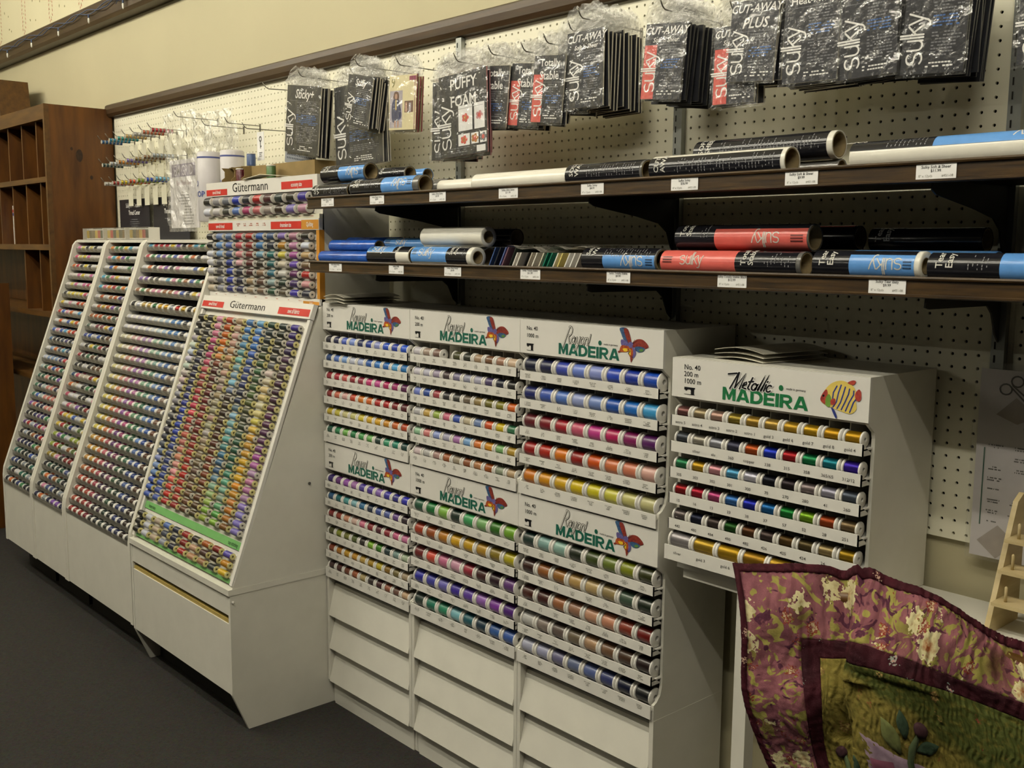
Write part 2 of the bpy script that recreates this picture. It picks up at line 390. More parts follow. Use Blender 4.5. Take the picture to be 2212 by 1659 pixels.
# slotted wall standards
M_std = mat("grey_standard", "9a9d98", 0.35, metal=0.6, noise=0.05)
slot = MB().box(-.0014, .0014, -.0004, .0004, -.007, .007).mesh("slot", M_gap_shade)  # dark bar paints the shade of an uncut slot
for nm, x, zt in (("leftmost", -0.826, 2.088), ("middle", -0.002, 2.09), ("rightmost", 0.778, 2.09)):
    st = empty("slotted_standard", (x, 0, 0.93), label=f"{nm} grey slotted metal shelf standard on the pegboard", cat="shelf standard", group="slotted standards on the pegboard")
    MB().prism([(-.0125, 0.0), (-.0125, -.016), (.0125, -.016), (.0125, 0.0), (.0105, 0.0), (.0105, -.014), (-.0105, -.014), (-.0105, 0.0)], 0, zt - .93, 'z').obj("channel", M_std, st)
    k = 0
    z = 0.02
    while z < zt - .93 - .01:
        for dx in (-.005,):
            put("slot", slot, st, loc=(dx, -.0165, z))
        z += 0.0254
# ------------------------------------------------------------------ colour words for the spools
NAMED = [("black", "14151a"), ("charcoal", "3a3a3e"), ("grey", "77777c"), ("silver grey", "b0b0b6"), ("white", "e6e4e2"), ("cream", "dcd2b4"), ("beige", "c0a880"),
         ("tan", "a8865a"), ("brown", "704a2a"), ("dark brown", "3a2014"), ("rust", "a84a1c"), ("orange", "e4741c"), ("peach", "eaa884"), ("coral", "e4604a"), ("red", "b81818"),
         ("dark red", "7c1016"), ("maroon", "4c1020"), ("pink", "e08a9c"), ("hot pink", "d03c80"), ("magenta", "9c2068"), ("purple", "582080"), ("plum", "40203c"), ("violet", "6444a8"),
         ("lavender", "9c80c0"), ("lilac", "bc88bc"), ("indigo", "28249c"), ("navy", "141c48"), ("royal blue", "1c40b0"), ("blue", "2868b8"), ("sky blue", "58a8d8"), ("pale blue", "98b4dc"),
         ("slate blue", "486088"), ("teal", "18787c"), ("aqua", "78bcb8"), ("dark green", "123a2c"), ("green", "188448"), ("leaf green", "5cac44"), ("lime", "98c430"), ("sage", "94ac90"),
         ("olive", "6c6c1c"), ("dark olive", "3c401c"), ("gold", "c89418"), ("yellow", "e4c81c"), ("pale yellow", "dcd080"), ("mustard", "a88420")]
_NR = [(n, np.array(hexc(h))) for n, h in NAMED]
def cname(h):
    c = np.array(hexc(h)); return min(_NR, key=lambda t: float(((t[1] - c) ** 2).sum()))[0]

# ------------------------------------------------------------------ spool shapes (axis along x, centred on the origin)
def spool_meshes(tag_, L, rf, rt, ft, hole, n=18, flm=None, rim=True):
    h = L / 2
    body = MB()
    for sgn in (-1, 1):
        a, b = (h - ft, h) if sgn > 0 else (-h, -h + ft)
        body.lathe([(a, hole), (a, rf * .96), (a + ft * .3, rf), (b - ft * .3, rf), (b, rf * .96), (b, hole)], n, 'x', caps=False)
    body.lathe([(-h, hole), (h, hole)], 10, 'x', caps=False)
    body.lathe([(-h + ft, rt * .5), (h - ft, rt * .5)], 10, 'x', caps=False)
    th = MB(); e = L / 2 - ft
    th.lathe([(-e, rt * .5), (-e + .0004, rt * .96), (-e * .8, rt), (e * .8, rt), (e - .0004, rt * .96), (e, rt * .5)], n, 'x', caps=False)
    return body.mesh(tag_ + "_body", flm or M_plast), th
SP_BIG, TH_ = spool_meshes("rayon_cone", 0.0495, 0.0212, 0.0182, 0.0045, 0.006)
TH_BIG = TH_.mesh("thread", M_thread)
SP_SML, TH_ = spool_meshes("rayon_spool", 0.0385, 0.0150, 0.0128, 0.0040, 0.004)
TH_SML = TH_.mesh("thread", M_thread); TH_MET = TH_.mesh("thread", M_thread_m)
SP_MBIG, TH_ = spool_meshes("metallic_large", 0.0600, 0.0190, 0.0165, 0.0045, 0.005)
TH_MBIG = TH_.mesh("thread", M_thread_m)
def place_spool(name, me, th, loc, h, label, cat, group, rot=None, k=1.45):
    o = put(name, me, None, label, cat, group, loc=loc, rot=rot)
    put("thread", th, o, color=albedo(h, k)); return o

# ------------------------------------------------------------------ print for the rack headers
def poly_add(mb, pts, fn, m):
    mb.lay = getattr(mb, "lay", 0) + 1     # every printed patch lies a hair above the last one
    mb.add([lifted(fn(x, y), mb.lay * 2e-5) for x, y in pts], [tuple(range(len(pts)))], m)
BF = [mat("print_red", "7a1a26", .5, noise=.25, scale=260, h2="a8442a", k=.75), mat("print_orange", "c8641e", .5, noise=.1, h2="8a2c20", scale=300), mat("print_yellow", "e6c22e", .5, noise=.1),
      mat("print_blue", "2c3a74", .5, noise=.25, scale=260, h2="4a7ca4", k=.75), mat("print_purple", "5a4c8c", .5, noise=.3, scale=240, k=.8, h2="7a74b4"), mat("print_green", "57843c", .5, noise=.1), M_black]
def spline(pts, n=5):
    out = []; N = len(pts)
    for i in range(N):
        p0, p1, p2, p3 = pts[i - 1], pts[i], pts[(i + 1) % N], pts[(i + 2) % N]
        for k in range(n):
            t = k / n
            out.append(tuple(0.5 * ((2 * p1[j]) + (-p0[j] + p2[j]) * t + (2 * p0[j] - 5 * p1[j] + 4 * p2[j] - p3[j]) * t * t + (-p0[j] + 3 * p1[j] - 3 * p2[j] + p3[j]) * t ** 3) for j in (0, 1)))
    return out
def butterfly(mb, fn):
    # drawn in a box about 1 wide, 1 high ; body runs from lower left to upper right
    W = lambda pts, m: poly_add(mb, spline(pts), fn, m)
    W([(.05, 1.0), (.30, 1.0), (.42, .70), (.46, .50), (.36, .48), (.20, .62), (.10, .82)], 3)     # left fore wing, blue outer part
    W([(.18, .97), (.31, .98), (.42, .70), (.46, .52), (.38, .52), (.28, .68)], 0)
    W([(.46, .52), (.60, .68), (.80, .70), (.96, .58), (1.0, .48), (.86, .42), (.64, .42), (.50, .44)], 0)   # right fore wing
    W([(.56, .44), (.70, .48), (.88, .44), (.84, .34), (.70, .30), (.60, .34)], 3)
    W([(.70, .36), (.78, .42), (.85, .38), (.78, .32)], 5)
    W([(.10, .64), (.26, .62), (.36, .50), (.30, .40), (.12, .46)], 4)
    W([(.12, .46), (.32, .46), (.42, .44), (.36, .30), (.20, .26), (.06, .28)], 1)                # left hind wing
    W([(.16, .36), (.30, .38), (.32, .30), (.22, .28)], 2)
    W([(.0, .26), (.08, .30), (.10, .26), (.03, .22)], 0)
    W([(.44, .44), (.56, .40), (.60, .26), (.54, .12), (.46, .10), (.38, .22)], 4)                # right hind wing
    W([(.42, .42), (.50, .36), (.50, .16), (.42, .12), (.36, .24)], 1)
    W([(.38, .36), (.43, .34), (.43, .18), (.38, .20)], 2)
    W([(.42, .13), (.50, .12), (.48, .02), (.45, -.04), (.43, .02)], 0)
    W([(.34, .50), (.40, .60), (.50, .56), (.48, .46), (.40, .40)], 4)
    mb.strokes([[(.48, .56), (.56, .68)], [(.50, .55), (.62, .64)]], .012, fn, 6, lift=.0004)
    rr = random.Random(5)
    for k in range(14):
        t = k / 14; x = .34 + .16 * math.sin(t * 9) * .3 + t * .12; y = .36 - t * .26
        poly_add(mb, arc(x, y, .014, .014, 0, 360, 6)[:-1], fn, 6)
FISH = [mat("fish_yellow", "e2c964", .5, noise=.1), mat("fish_blue", "2c3a86", .5, noise=.1), mat("fish_red", "8c2034", .5, noise=.2, scale=200, h2="c05030"), mat("fish_green", "6f9a3c", .5, noise=.1), M_black]
def fish(mb, fn):
    W = lambda pts, m, n=5: poly_add(mb, spline(pts, n), fn, m)
    W([(0, .38), (.08, .62), (.26, .86), (.52, .96), (.78, .86), (.88, .66), (.88, .46), (.90, .24), (.76, .10), (.52, .14), (.30, .20), (.12, .26)], 0)
    for k in range(6):
        x = .22 + k * .105
        pts = [(x, .24 - .02 * k), (x + .08, .36 + .01 * k), (x + .10 + .02 * k, .62), (x + .18, .84 - .04 * abs(k - 1))]
        mb.strokes([pts], .034, fn, 1, lift=.0001 + k * 2e-5)
    mb.lay = 20
    W([(0, .38), (.05, .56), (.14, .68), (.18, .58), (.16, .40), (.12, .28)], 2)
    W([(.14, .46), (.22, .56), (.28, .40), (.24, .22), (.14, .26)], 3)
    W([(.26, .40), (.36, .46), (.38, .32), (.28, .28)], 2)
    W([(.86, .66), (.94, .78), (1.0, .70), (1.0, .52), (.94, .46), (.87, .52)], 2)
    W([(.66, .92), (.78, 1.0), (.86, .98), (.80, .88)], 2)
    W([(.28, .20), (.36, .16), (.44, -.02), (.40, -.06)], 1)
    poly_add(mb, arc(.075, .50, .028, .034, 0, 360, 10)[:-1], fn, 4)
SEWICON = [(0, .62), (0, 1), (1, 1), (1, .86), (.92, .80), (.92, .06), (1.0, .06), (1.0, 0), (0, 0), (0, .05), (.62, .06), (.62, .56), (.55, .72), (.34, .72), (.26, .60), (.20, .50), (.12, .50), (.12, .62)]
RAYON = [[(0, -.18), (.10, .35), (.24, .92)], arc(.28, .72, .26, .26, 110, -90, 9) + [(.22, .44), (.30, .42), (.46, .10), (.56, .06)],
         arc(.78, .24, .15, .19, 60, 330, 9) + [(.93, .40), (.92, .10), (1.02, .06)],
         [(1.06, .42), (1.08, .16), (1.20, .08), (1.32, .42)], [(1.34, .44), (1.30, .0), (1.20, -.30), (1.06, -.30), (1.22, -.06)],
         arc(1.60, .24, .15, .19, 0, 360, 12), [(1.84, .42), (1.84, .06)], arc(1.97, .28, .12, .15, 180, 0, 6) + [(2.10, .06)], [(2.22, .62), (2.20, .20)], [(2.19, .06), (2.19, .04)]]
METALLIC = [[(-.30, .72), (.12, .80)], [(.22, .84), (.02, .0)], [(.24, .84), (.26, .06)], [(.28, .10), (.58, .84), (.52, .04)],
            [(.66, .22), (.80, .30), (.76, .42), (.66, .36), (.64, .12), (.82, .08)], [(1.00, .66), (.92, .12), (1.02, .06)], [(.88, .44), (1.10, .48)],
            arc(1.22, .22, .12, .17, 50, 330, 8) + [(1.36, .38), (1.33, .08)], [(1.44, .10), (1.58, .86), (1.48, .10)], [(1.60, .10), (1.76, .90), (1.64, .10)], [(1.78, .40), (1.76, .08)], [(1.80, .54), (1.81, .56)],
            arc(1.98, .22, .12, .17, 50, 320, 8)]
M_dgreen = mat("deep_green_print", "12604e", 0.5, noise=0.03)
M_dgreen2 = mat("bright_green_print", "13703f", 0.5, noise=0.03)
def header_print(parent, W, z0, z1, y, metres, metallic=False):
    H = z1 - z0; base = lambda x, y_: (x, y - .0007, z1 + y_)
    mb = MB(); xa, xb = (.131, .3285) if metallic else (.135, .3275)
    block_word(mb, "MADEIRA", xa, -.0758, xb - xa, .0262, base)
    mb.flat([(.2676 + p[0], (-.0378 if metallic else -.0402) + p[1]) for p in arc(0, 0, .0052, .0056, 0, 360, 14)[:-1]], [tuple(range(14))], base, 0)
    mb.obj("brand_lettering", M_dgreen2 if metallic else M_dgreen, parent, kind="stuff")
    mb = MB()
    if metallic:
        f_ = lambda x, y_: (.148 + x, y - .0009, z1 - .0510 + y_)
        mb.strokes(METALLIC, .17, f_, 1, .0455, .040, .30)
        mb.strokes(METALLIC, .085, f_, 0, .0455, .040, .30, .0005)
        mb.obj("script_lettering", [M_black, M_whiteink], parent, kind="stuff")
    else:
        f_ = lambda x, y_: (.152 + x, y - .0009, z1 - .0500 + y_)
        mb.strokes(RAYON, .115, f_, 0, .036, .042, .30)
        mb.strokes(RAYON, .055, f_, 1, .036, .042, .30, .0005)
        mb.obj("script_lettering", [M_ink, mat("pale_grey_print", "d9d6ce", .5, noise=.03)], parent, kind="stuff")
    mb = MB(); lines = ["No. 40"] + metres; sz = .0150 if metallic else .0140
    for i, t in enumerate(lines):
        v, f = text2d(t, sz, 0.004); mb.flat(v, f, lambda x, y_: ((.031 if metallic else .023) + x, y - .0007, z1 - (.0225 if metallic else .0255) - i * (.0148 if metallic else .0178) + y_), 0)
    ix, iz, iw, ih = (.033, -.0755, .028, .0155) if metallic else (.024, -.0755, .0245, .0172)
    poly_add(mb, [(ix + x * iw, iz + y_ * ih) for x, y_ in SEWICON], base, 0)
    v, f = text2d("made in germany", .0062, .004); mb.flat(v, f, lambda x, y_: (.279 + x, y - .0007, z1 - (.0400 if metallic else .0440) + y_), 0)
    mb.obj("small_print", M_black, parent, kind="stuff")
    mb = MB(); n0 = 0
    fn = (lambda x, y_: (.354 + x * .082, y - .0009, z1 - .0770 + y_ * .069)) if metallic else (lambda x, y_: (.323 + x * .088, y - .0009, z1 - .0735 + y_ * .071))
    (fish if metallic else butterfly)(mb, fn)
    mb.obj("fish_picture" if metallic else "butterfly_picture", FISH if metallic else BF, parent, kind="stuff")

LIPY = -.279
M_ink2 = mat('light_ink', '8d8a82', .7, noise=.05)
def greek(mb, x, y, z, w, h, rows, rr, m=0):
    for r in range(rows):
        ww = w * rr.uniform(.4, 1.0); zz = z - r * h
        n = max(2, int(ww / .0016)); x0 = x - ww / 2
        for i in range(n):
            if rr.random() < .78: mb.add([(x0 + i * ww / n, y, zz), (x0 + (i + .8) * ww / n, y, zz), (x0 + (i + .8) * ww / n, y, zz + h * .55), (x0 + i * ww / n, y, zz + h * .55)], [(0, 1, 2, 3)], m)
M_shadow_in = mat("interior_shade_grey", "8f8b80", .7, noise=.05)  # grey paints in the shade inside the white racks and cabinets
def thread_rack(x0, ztop, grid, big, where, metres, metallic=False, words=None, lastbig=None):
    W = .452; nr = len(grid)
    root = empty("thread_rack", (x0, 0, ztop - .44), label=f"white {'metallic thread rack with fish logo' if metallic else 'rayon thread rack with butterfly logo'}, {where}", cat="thread rack", group="white spool racks with slanting trays")
    Z = lambda z: z + .44
    prof = [(-.018, 0), (-.272, 0), (-.272, -.083), (-.2705, -.086), (-.248, -.103), (-.245, -.115), (-.245, -.365), (-.250, -.385), (-.262, -.398), (-.272, -.403), (-.272, -.44), (-.018, -.44)]
    prof = [(a, Z(b)) for a, b in prof]
    for sx in (0, W - .007): MB().prism(prof, sx, sx + .007, 'x').obj("side_panel", M_white, root)
    MB().box(.007, W - .007, -.262, -.018, Z(-.007), Z(0)).obj("top_panel", M_white, root)
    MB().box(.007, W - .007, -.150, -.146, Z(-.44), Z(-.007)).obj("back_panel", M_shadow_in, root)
    hd = MB().box(-.0004, W + .0004, -.2735, -.266, Z(-.083), Z(-.0005)).obj("header", M_plast, root)
    header_print(hd, W, Z(-.083), Z(0), -.2735, metres, metallic)
    MB().box(.007, W - .007, -.266, -.150, Z(-.088), Z(-.083)).obj("header_soffit", M_white, root)
    z_first, dz = (-.126, .0694) if big else (-.122, .0563)
    if lastbig: pass
    rr = random.Random(int(abs(x0) * 1000) + nr)
    tops = [z_first - dz * i for i in range(nr)]
    rf = .0212 if big else .0150
    for r, row in enumerate(grid):
        zl = Z(tops[r]); last = (r == nr - 1)
        n = len(row); isb = big or (lastbig and last)
        lipy = LIPY if not (lastbig and last) else LIPY - .010
        hgt = .0225
        mb = MB()
        zb = zl - hgt
        if last: zb = Z(-.435)
        xa, xb = (.004, W - .004)
        mb.box(xa, xb, lipy, lipy + .003, zb, zl)
        mb.box(xa, xb, lipy + .003, -.152, zl - .0125, zl - .0095)
        if not last:
            mb.prism([(lipy, zb), (lipy + .03, zb), (lipy + .03, zb + .003), (lipy, zl)], xb - .002, xb, 'x')
            mb.prism([(lipy, zb), (lipy + .03, zb), (lipy + .03, zb + .003), (lipy, zl)], xa, xa + .002, 'x')
        tr = mb.obj("tray", M_plast, root)
        mb = MB(); pit = (W - .016) / n
        for c in range(n):
            xc = .008 + pit * (c + .5)
            if words and words[r][c]:
                v, f = text2d(words[r][c], .0085, 0.004, 1.1, align='CENTER'); mb.flat(v, f, lambda x, y_: (xc + x, lipy - .0006, zl - .0165 + y_), 0)
            elif not words: greek(mb, xc, lipy - .0006, zl - .0085, pit * .42, .0036, 3, rr)
        if mb.v: mb.obj("printed_label", M_ink2 if not words else M_ink, tr, kind="stuff")
        for c, h in enumerate(row):
            if not h: continue
            xc = .008 + pit * (c + .5)
            if metallic and isb: me, th, rf_ = SP_MBIG, TH_MBIG, .0190
            elif big: me, th, rf_ = SP_BIG, TH_BIG, .0212
            else: me, th, rf_ = SP_SML, (TH_MET if metallic else TH_SML), .0150
            lift = .0125 if (big or isb) else .0078
            kind_ = "metallic thread spool" if metallic else ("large rayon spool" if big else "small rayon spool")
            nm = "metallic_spool" if metallic else ("large_rayon_spool" if big else "small_rayon_spool")
            lab = f"{cname(h)} {kind_}, {ORD[c + 1]} from left, {ORD[r + 1]} row, {where}"
            place_spool(nm, me, th, (x0 + xc, lipy + .0035 + rf_, ztop - .44 + zl - .0095 + rf_ + .0004), h, lab, "thread spool", f"{kind_}s in the {where}", rot=(rr.uniform(0, 6), 0, 0), k=0.68)
    n = max(len(r) for r in grid); pit = (W - .016) / n
    dv = MB().box(-.0008, .0008, -.243, -.151, 0, .346).mesh("divider", M_white)
    for c in range(1, n): put("divider", dv, root, loc=(.008 + pit * c, 0, Z(-.434)))
    return root
P = lambda s: [[(h if h != '-' else None) for h in r.split()] for r in s.strip().split("\n")]
G11 = P("""1a1830 1c2250 5068c0 90a8e8 182860 2040a0 a0a8d8 2858c8 1840b0 1858d0
204880 5078c0 90b8e8 d0d4dc b8c4e4 2060b0 3080c8 1070c0 50b0e0 1878b8
b01830 c01c38 e86058 a01028 981438 d83078 d85098 c01860 a81868 6c1858
a01018 e07050 f0b8a8 d84820 f08818 e87018 b81410 b81418 880c18 601020
e8c820 e0d040 e8dc90 e4dc80 e8d030 f0c020 e8b010 e09818 d86818 c84818
106048 189050 80c850 108040 48a850 70b858 0c3830 30a070 189070 0c4840""")
G12 = P("""402080 702880 a858b8 b878b8 5038a0 5030a0 9068b8 4038a8 201880 2828b0
186090 108080 50b0a8 90c8c8 3078a0 103050 4058a0 5868a8 704890 301828
901818 a84028 e8a078 f0c8b0 f08098 901020 601028 a01830 d86088 e080a8
50501c 98a020 808030 506018 302820 88c020 409010 0c3838 88a898 b8c8a0
a04010 c88010 e0a810 e0a020 d0a840 b89010 d8c020 98700c 887840 c0a880
3c1818 501c14 88401c b86030 c8b070 281010 501820 a05838 704838 e0b888""")
G21 = P("""e8e0dc b8a088 907060 - 484820 282c20 c0a078 785030 b88868 e8c8a0
e8e0e0 d0ccd4 b0a0b0 504040 888098 b0b0bc c0bcc8 584870 181c30 181818
8090d8 2850a0 b04048 302c30 484840 786850 a08850 787018 908820 e06818
d0ccc4 d8b050 a8c048 e07088 4060b8 d0c098 7088b0 e05820 e8c810 30784c
98c898 e08078 98a8d8 b8b4c4 c080b8 80b0d8 e88030 e8a018 80b868 c8a030
e8d0c8 c8c4b8 c09888 b86838 b0a080 a05828 c88850 b05808 98a080 c8a878""")
G22 = P("""0c5838 108038 90c848 0c3020 40b060 80b868 307810 80b828
b83810 a85010 c88010 e8b008 d8a808 c89828 907810 c8b810
780c10 e85038 e07898 e8a8b8 a82038 481014 300c20 704080
2828a8 4040a8 7068b8 40289c 6840a8 a870c0 8838a0 581880
0c3028 108060 30986c 88c8c8 186870 103848 3060a0 4068b0""")
G31 = P("""101838 181c48 4050b0 7890dc 98a4dc 2448b8 1838a0 1850b8
182468 4060b8 5880c8 a0acd4 8098cc 1858b0 1070c0 40a8d8
701020 880c20 b01028 e06078 d83c90 c01058 90125c 5c1060
a80c10 c02008 e87c00 980c08 e05808 e07840 e88860 f0b8a0
e08008 e89c08 e8b410 f0d010 e8d820 e0d848 d8d078 d8d08c""")
G32 = P("""0c3028 90b8a8 a0c8b0 202c18 405018 708028 889010 383c10
3c1810 a06028 a87028 c8a058 d0b070 a89058 486048 182818
4c1408 4c1814 a86838 a87858 d8a078 e09870 983820 780c08
d8d4c4 988878 6c5c50 78684c c0986c 805c3c 503420 281414
c8c8d4 b8b8cc 787490 707c98 6070a0 404878 101838 101418""")
GM = P("""805048 b09c70 c09880 a08828 c09838 d0a848 d8a828 d8a818 d8a008 d09c08
505458 b8b098 b0b0b0 484858 c85818 1838c0 b00c18 0c8848 108890 4020a8
2c8850 d8a820 e8a0a0 58a8c8 e0dce0 0c1020 302428 988880 b8b4bc 586068
a80c14 b81030 c04878 3c78b8 1828b0 106ca8 108830 88b820 b04810 887048
786c64 141c34 4c4038 1c5810 603810 504038 604410 605028 b09860 b89010
c8c0b8 d0a830 d8a818 b88818 c89c20 d0a828 c8a040""")
WM = [["astro 5", "astro 4", "astro 3", "astro 2", "astro 1", "gold 3", "gold 6", "gold 7", "gold 8", "gold 4"],
      ["", "silver", "alu", "360", "copper", "338", "315", "358", "365/65", "312/12"],
      ["305", "303", "302", "301", "300", "70", "270", "280", "41", "260"],
      ["15", "16", "13", "33", "38", "37", "57", "52", "28", "251"],
      ["442", "480", "484", "490", "482", "426", "425", "424", "24", ""],
      ["silver", "gold 3", "gold 6", "", "", "", ""]]
XC = [-1.174, -.7195, -.2655]
thread_rack(XC[0], 1.308, G11, False, "upper left butterfly rack", ["200 m"])
thread_rack(XC[0], .868, G12, False, "lower left butterfly rack", ["200 m"])
thread_rack(XC[1], 1.308, G21, False, "upper middle butterfly rack", ["200 m"])
thread_rack(XC[1], .868, G22, True, "lower middle butterfly rack", ["1000 m"])
thread_rack(XC[2], 1.308, G31, True, "upper right butterfly rack", ["1000 m"])
thread_rack(XC[2], .868, G32, True, "lower right butterfly rack", ["1000 m"])
thread_rack(.2135, 1.2535, GM, False, "fish logo rack", ["200 m", "1000 m"], True, WM, lastbig=True)

# drawer cabinets below the racks
for i, (x0, nm) in enumerate(zip(XC, ("left", "middle", "right"))):
    W = .4525
    root = empty("drawer_cabinet", (x0, 0, 0), label=f"white three-drawer base cabinet under the {nm} butterfly racks", cat="cabinet", group="white base cabinets under the racks")
    prof = [(-.018, .428), (-.272, .428), (-.272, .082), (-.252, .075), (-.250, 0), (-.018, 0)]
    for sx in (0, W - .012): MB().prism(prof, sx, sx + .012, 'x').obj("side_panel", M_white, root)
    MB().box(.012, W - .012, -.255, -.245, 0, .088).obj("toe_kick", M_white, root)
    MB().box(.012, W - .012, -.262, -.018, .424, .428).obj("top_panel", M_white, root)
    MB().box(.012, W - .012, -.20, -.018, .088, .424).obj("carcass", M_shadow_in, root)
    for k in range(3):
        zt, zb = .406 - k * .1115, .305 - k * .1115
        MB().prism([(-.250, zt), (-.276, zb), (-.276, zb - .001), (-.266, zb - .001), (-.238, zt)], .0125, W - .0125, 'x').obj("drawer_front", M_white, root)
# ------------------------------------------------------------------ slanted reel display (upper left of the rayon racks)
SLK = .363; SN = math.hypot(1, SLK)
def slant_pt(x, z, n=0.0, y0=-.592, z0=.459):
    y = y0 + SLK * (z - z0); return (x, y - n / SN, z + n * SLK / SN)
SL_ROT = math.atan(SLK)
GX0, GX1 = -1.9275, -1.178
gd = empty("reel_display", (GX0, 0, 0), label="tall white sewing thread display with slanted reel board and red header signs", cat="display cabinet")
W = GX1 - GX0
def G(mb, name, m, parent=None, **kw):     # world-space mesh -> part of the display
    mb.v = [(x - GX0, y, z) for x, y, z in mb.v]; return mb.obj(name, m, parent or gd, **kw)
for xa, xb in ((GX0, GX0 + .012), (GX1 - .012, GX1)):
    G(MB().prism([(-.018, .4555), (-.018, 1.70), (-.262, 1.70), (-.274, 1.302), (-.600, .4555)], xa, xb), "side_panel", M_white)
    G(MB().prism([(-.018, 0), (-.018, .436), (-.6085, .436), (-.6085, .122), (-.556, 0.0)], xa, xb), "base_side_panel", M_white)
    # rims of the slanted board
for xa, xb in ((GX0 + .0005, GX0 + .016), (GX1 - .016, GX1 - .0005)):
    a, b_, c, d = [slant_pt(0, z, n) for z, n in ((.462, .001), (1.250, .001), (1.250, .012), (.462, .012))]
    G(MB().prism([(p[1], p[2]) for p in (a, b_, c, d)], xa, xb), "board_rim", M_plast)
G(MB().box(GX0 - .002, GX1 + .002, -.614, -.018, .4365, .455), "ledge", M_white)
G(MB().box(GX0 + .012, GX1 - .012, -.6075, -.595, .372, .436), "fascia", M_white)
drw = G(MB().box(GX0 + .014, GX1 - .014, -.6075, -.590, .122, .345), "drawer_front", M_white)
G(MB().box(GX0 + .014, GX1 - .014, -.604, -.590, .3452, .356), "drawer_edge_strip", mat("gold_edge", "b09a55", .5, noise=.1), drw)
G(MB().box(GX0 + .012, GX1 - .012, -.585, -.018, .126, .434), "carcass", M_gap_shade)
G(MB().box(GX0 + .012, GX1 - .012, -.52, -.50, 0, .122), "toe_kick", M_gap_shade)
G(MB().lathe([(0, .0042), (.004, .0046), (.006, .002)], 10, 'x', (GX1, -.600, .415)), "screw_cap", M_plast)
G(MB().lathe([(0, .0042), (.003, .0046), (.004, .002)], 10, 'x', (GX1, -.330, .742)), "screw_cap", M_ink)
# boards
def slab(name, xa, xb, z0, z1, n0, n1, m, parent=None):
    pts = [slant_pt(0, z0, n0), slant_pt(0, z1, n0), slant_pt(0, z1, n1), slant_pt(0, z0, n1)]
    return G(MB().prism([(p[1], p[2]) for p in pts], xa, xb), name, m, parent)
M_board = mat("moulded_white_board", "dedbd0", .45, noise=.05, scale=120, bump=.2)
board = slab("slanted_board", GX0 + .012, GX1 - .012, .462, 1.262, -.012, 0, M_board)
hdr3 = slab("slanted_header", GX0 - .001, GX1 + .001, 1.252, 1.297, 0, .016, M_plast)
vboard = G(MB().box(GX0 + .012, GX1 - .012, -.262, -.250, 1.29, 1.70), "upper_board", M_board)
hdr1 = G(MB().box(GX0, GX1, -.284, -.262, 1.652, 1.700), "top_header", M_plast)
hdr2 = G(MB().box(GX0, GX1, -.280, -.262, 1.531, 1.566), "middle_header", M_plast)
G(MB().box(GX0, GX1, -.278, -.262, 1.5665, 1.580), "price_strip", M_cream, hdr2)
strip3 = G(MB().box(GX0, GX1, -.282, -.262, 1.2975, 1.317), "price_strip", M_plast)
M_orange = mat("orange_print", "c98a2c", .5, noise=.03); M_greenband = mat("green_band", "74b368", .5, noise=.04)
G(MB().box(GX1 - .016, GX1 + .0006, -.2805, -.262, 1.3175, 1.5305), "orange_edge_strip", M_orange)
vfn = lambda yy: (lambda x, z: (x, yy, z))
def sign(parent, fn, x0, x1, z0, z1, text, m, tsize, sx=.62, lift=0.0):
    mb = MB(); mb.flat([(x0, z0), (x1, z0), (x1, z1), (x0, z1)], [(0, 1, 2, 3)], fn(.0006), 0)
    v, f = text2d(text, tsize, .012, sx, align='CENTER'); mb.flat([(x + (x0 + x1) / 2, y + (z0 + z1) / 2 - tsize * .28) for x, y in v], f, fn(.0012), 1)
    G(mb, "sign_patch", [m, M_whiteink], parent, kind="stuff")
vf1 = lambda l: (lambda x, z: (x, -.284 - l, z)); vf2 = lambda l: (lambda x, z: (x, -.280 - l, z)); sf3 = lambda l: (lambda x, z: slant_pt(x, z, .016 + l))
def brandword(parent, fn, xc, zb, h, w, mm=M_black):
    v, f = text2d("G\u00fctermann", 1.0, .0); ww = text_w(v); x0 = min(p[0] for p in v)
    mb = MB(); mb.flat([((x - x0) * w / ww + xc - w / 2, zb + y * h) for x, y in v], f, fn(.0007), 0); G(mb, "brand_lettering", mm, parent, kind="stuff")
sign(hdr1, vf1, GX0 + .002, GX0 + .160, 1.655, 1.676, "sew-all thread", M_red, .0175)
brandword(hdr1, vf1, -1.605, 1.663, .044, .245)
sign(hdr1, vf1, -1.395, -1.205, 1.660, 1.684, "economy size", M_red, .0195)
sign(hdr2, vf2, GX0 + .002, GX0 + .185, 1.535, 1.559, "sew-all thread", M_red, .0185)
sign(hdr2, vf2, -1.475, -1.283, 1.535, 1.559, "dressmaker size", M_red, .0195, .56)
sign(hdr2, vf2, -1.282, -1.180, 1.533, 1.562, "Quilting", M_orange, .020)
sign(strip3, lambda l: (lambda x, z: (x, -.282 - l, z)), -1.275, -1.180, 1.2985, 1.3085, "hand quilt", M_orange, .007)
sign(hdr3, sf3, GX0 + .006, GX0 + .168, 1.2585, 1.2785, "sew-all thread", M_red, .0175)
brandword(hdr3, sf3, -1.590, 1.2625, .034, .245)
sign(hdr3, sf3, -1.378, -1.186, 1.2580, 1.2800, "sews all fabrics", M_red, .0195)
gb = slab("green_band", GX0 + .014, GX1 - .003, .5585, .5815, 0, .004, M_greenband)
gb2 = slab("green_band", GX0 + .014, GX1 - .012, .4625, .4735, 0, .004, M_greenband)
mb = MB(); fnb = lambda x, z: slant_pt(x, z, .0048)
for t, xc in (("heavy duty", GX0 + .075), ("top stitching", GX1 - .075)):
    v, f = text2d(t, .0165, .006, .75, align='CENTER'); mb.flat([(x + xc, y + .5645) for x, y in v], f, fnb, 0)
G(mb, "band_lettering", mat("dark_green_ink", "204a24", .6, noise=.05), gb, kind="stuff")
rr = random.Random(11); mb = MB()
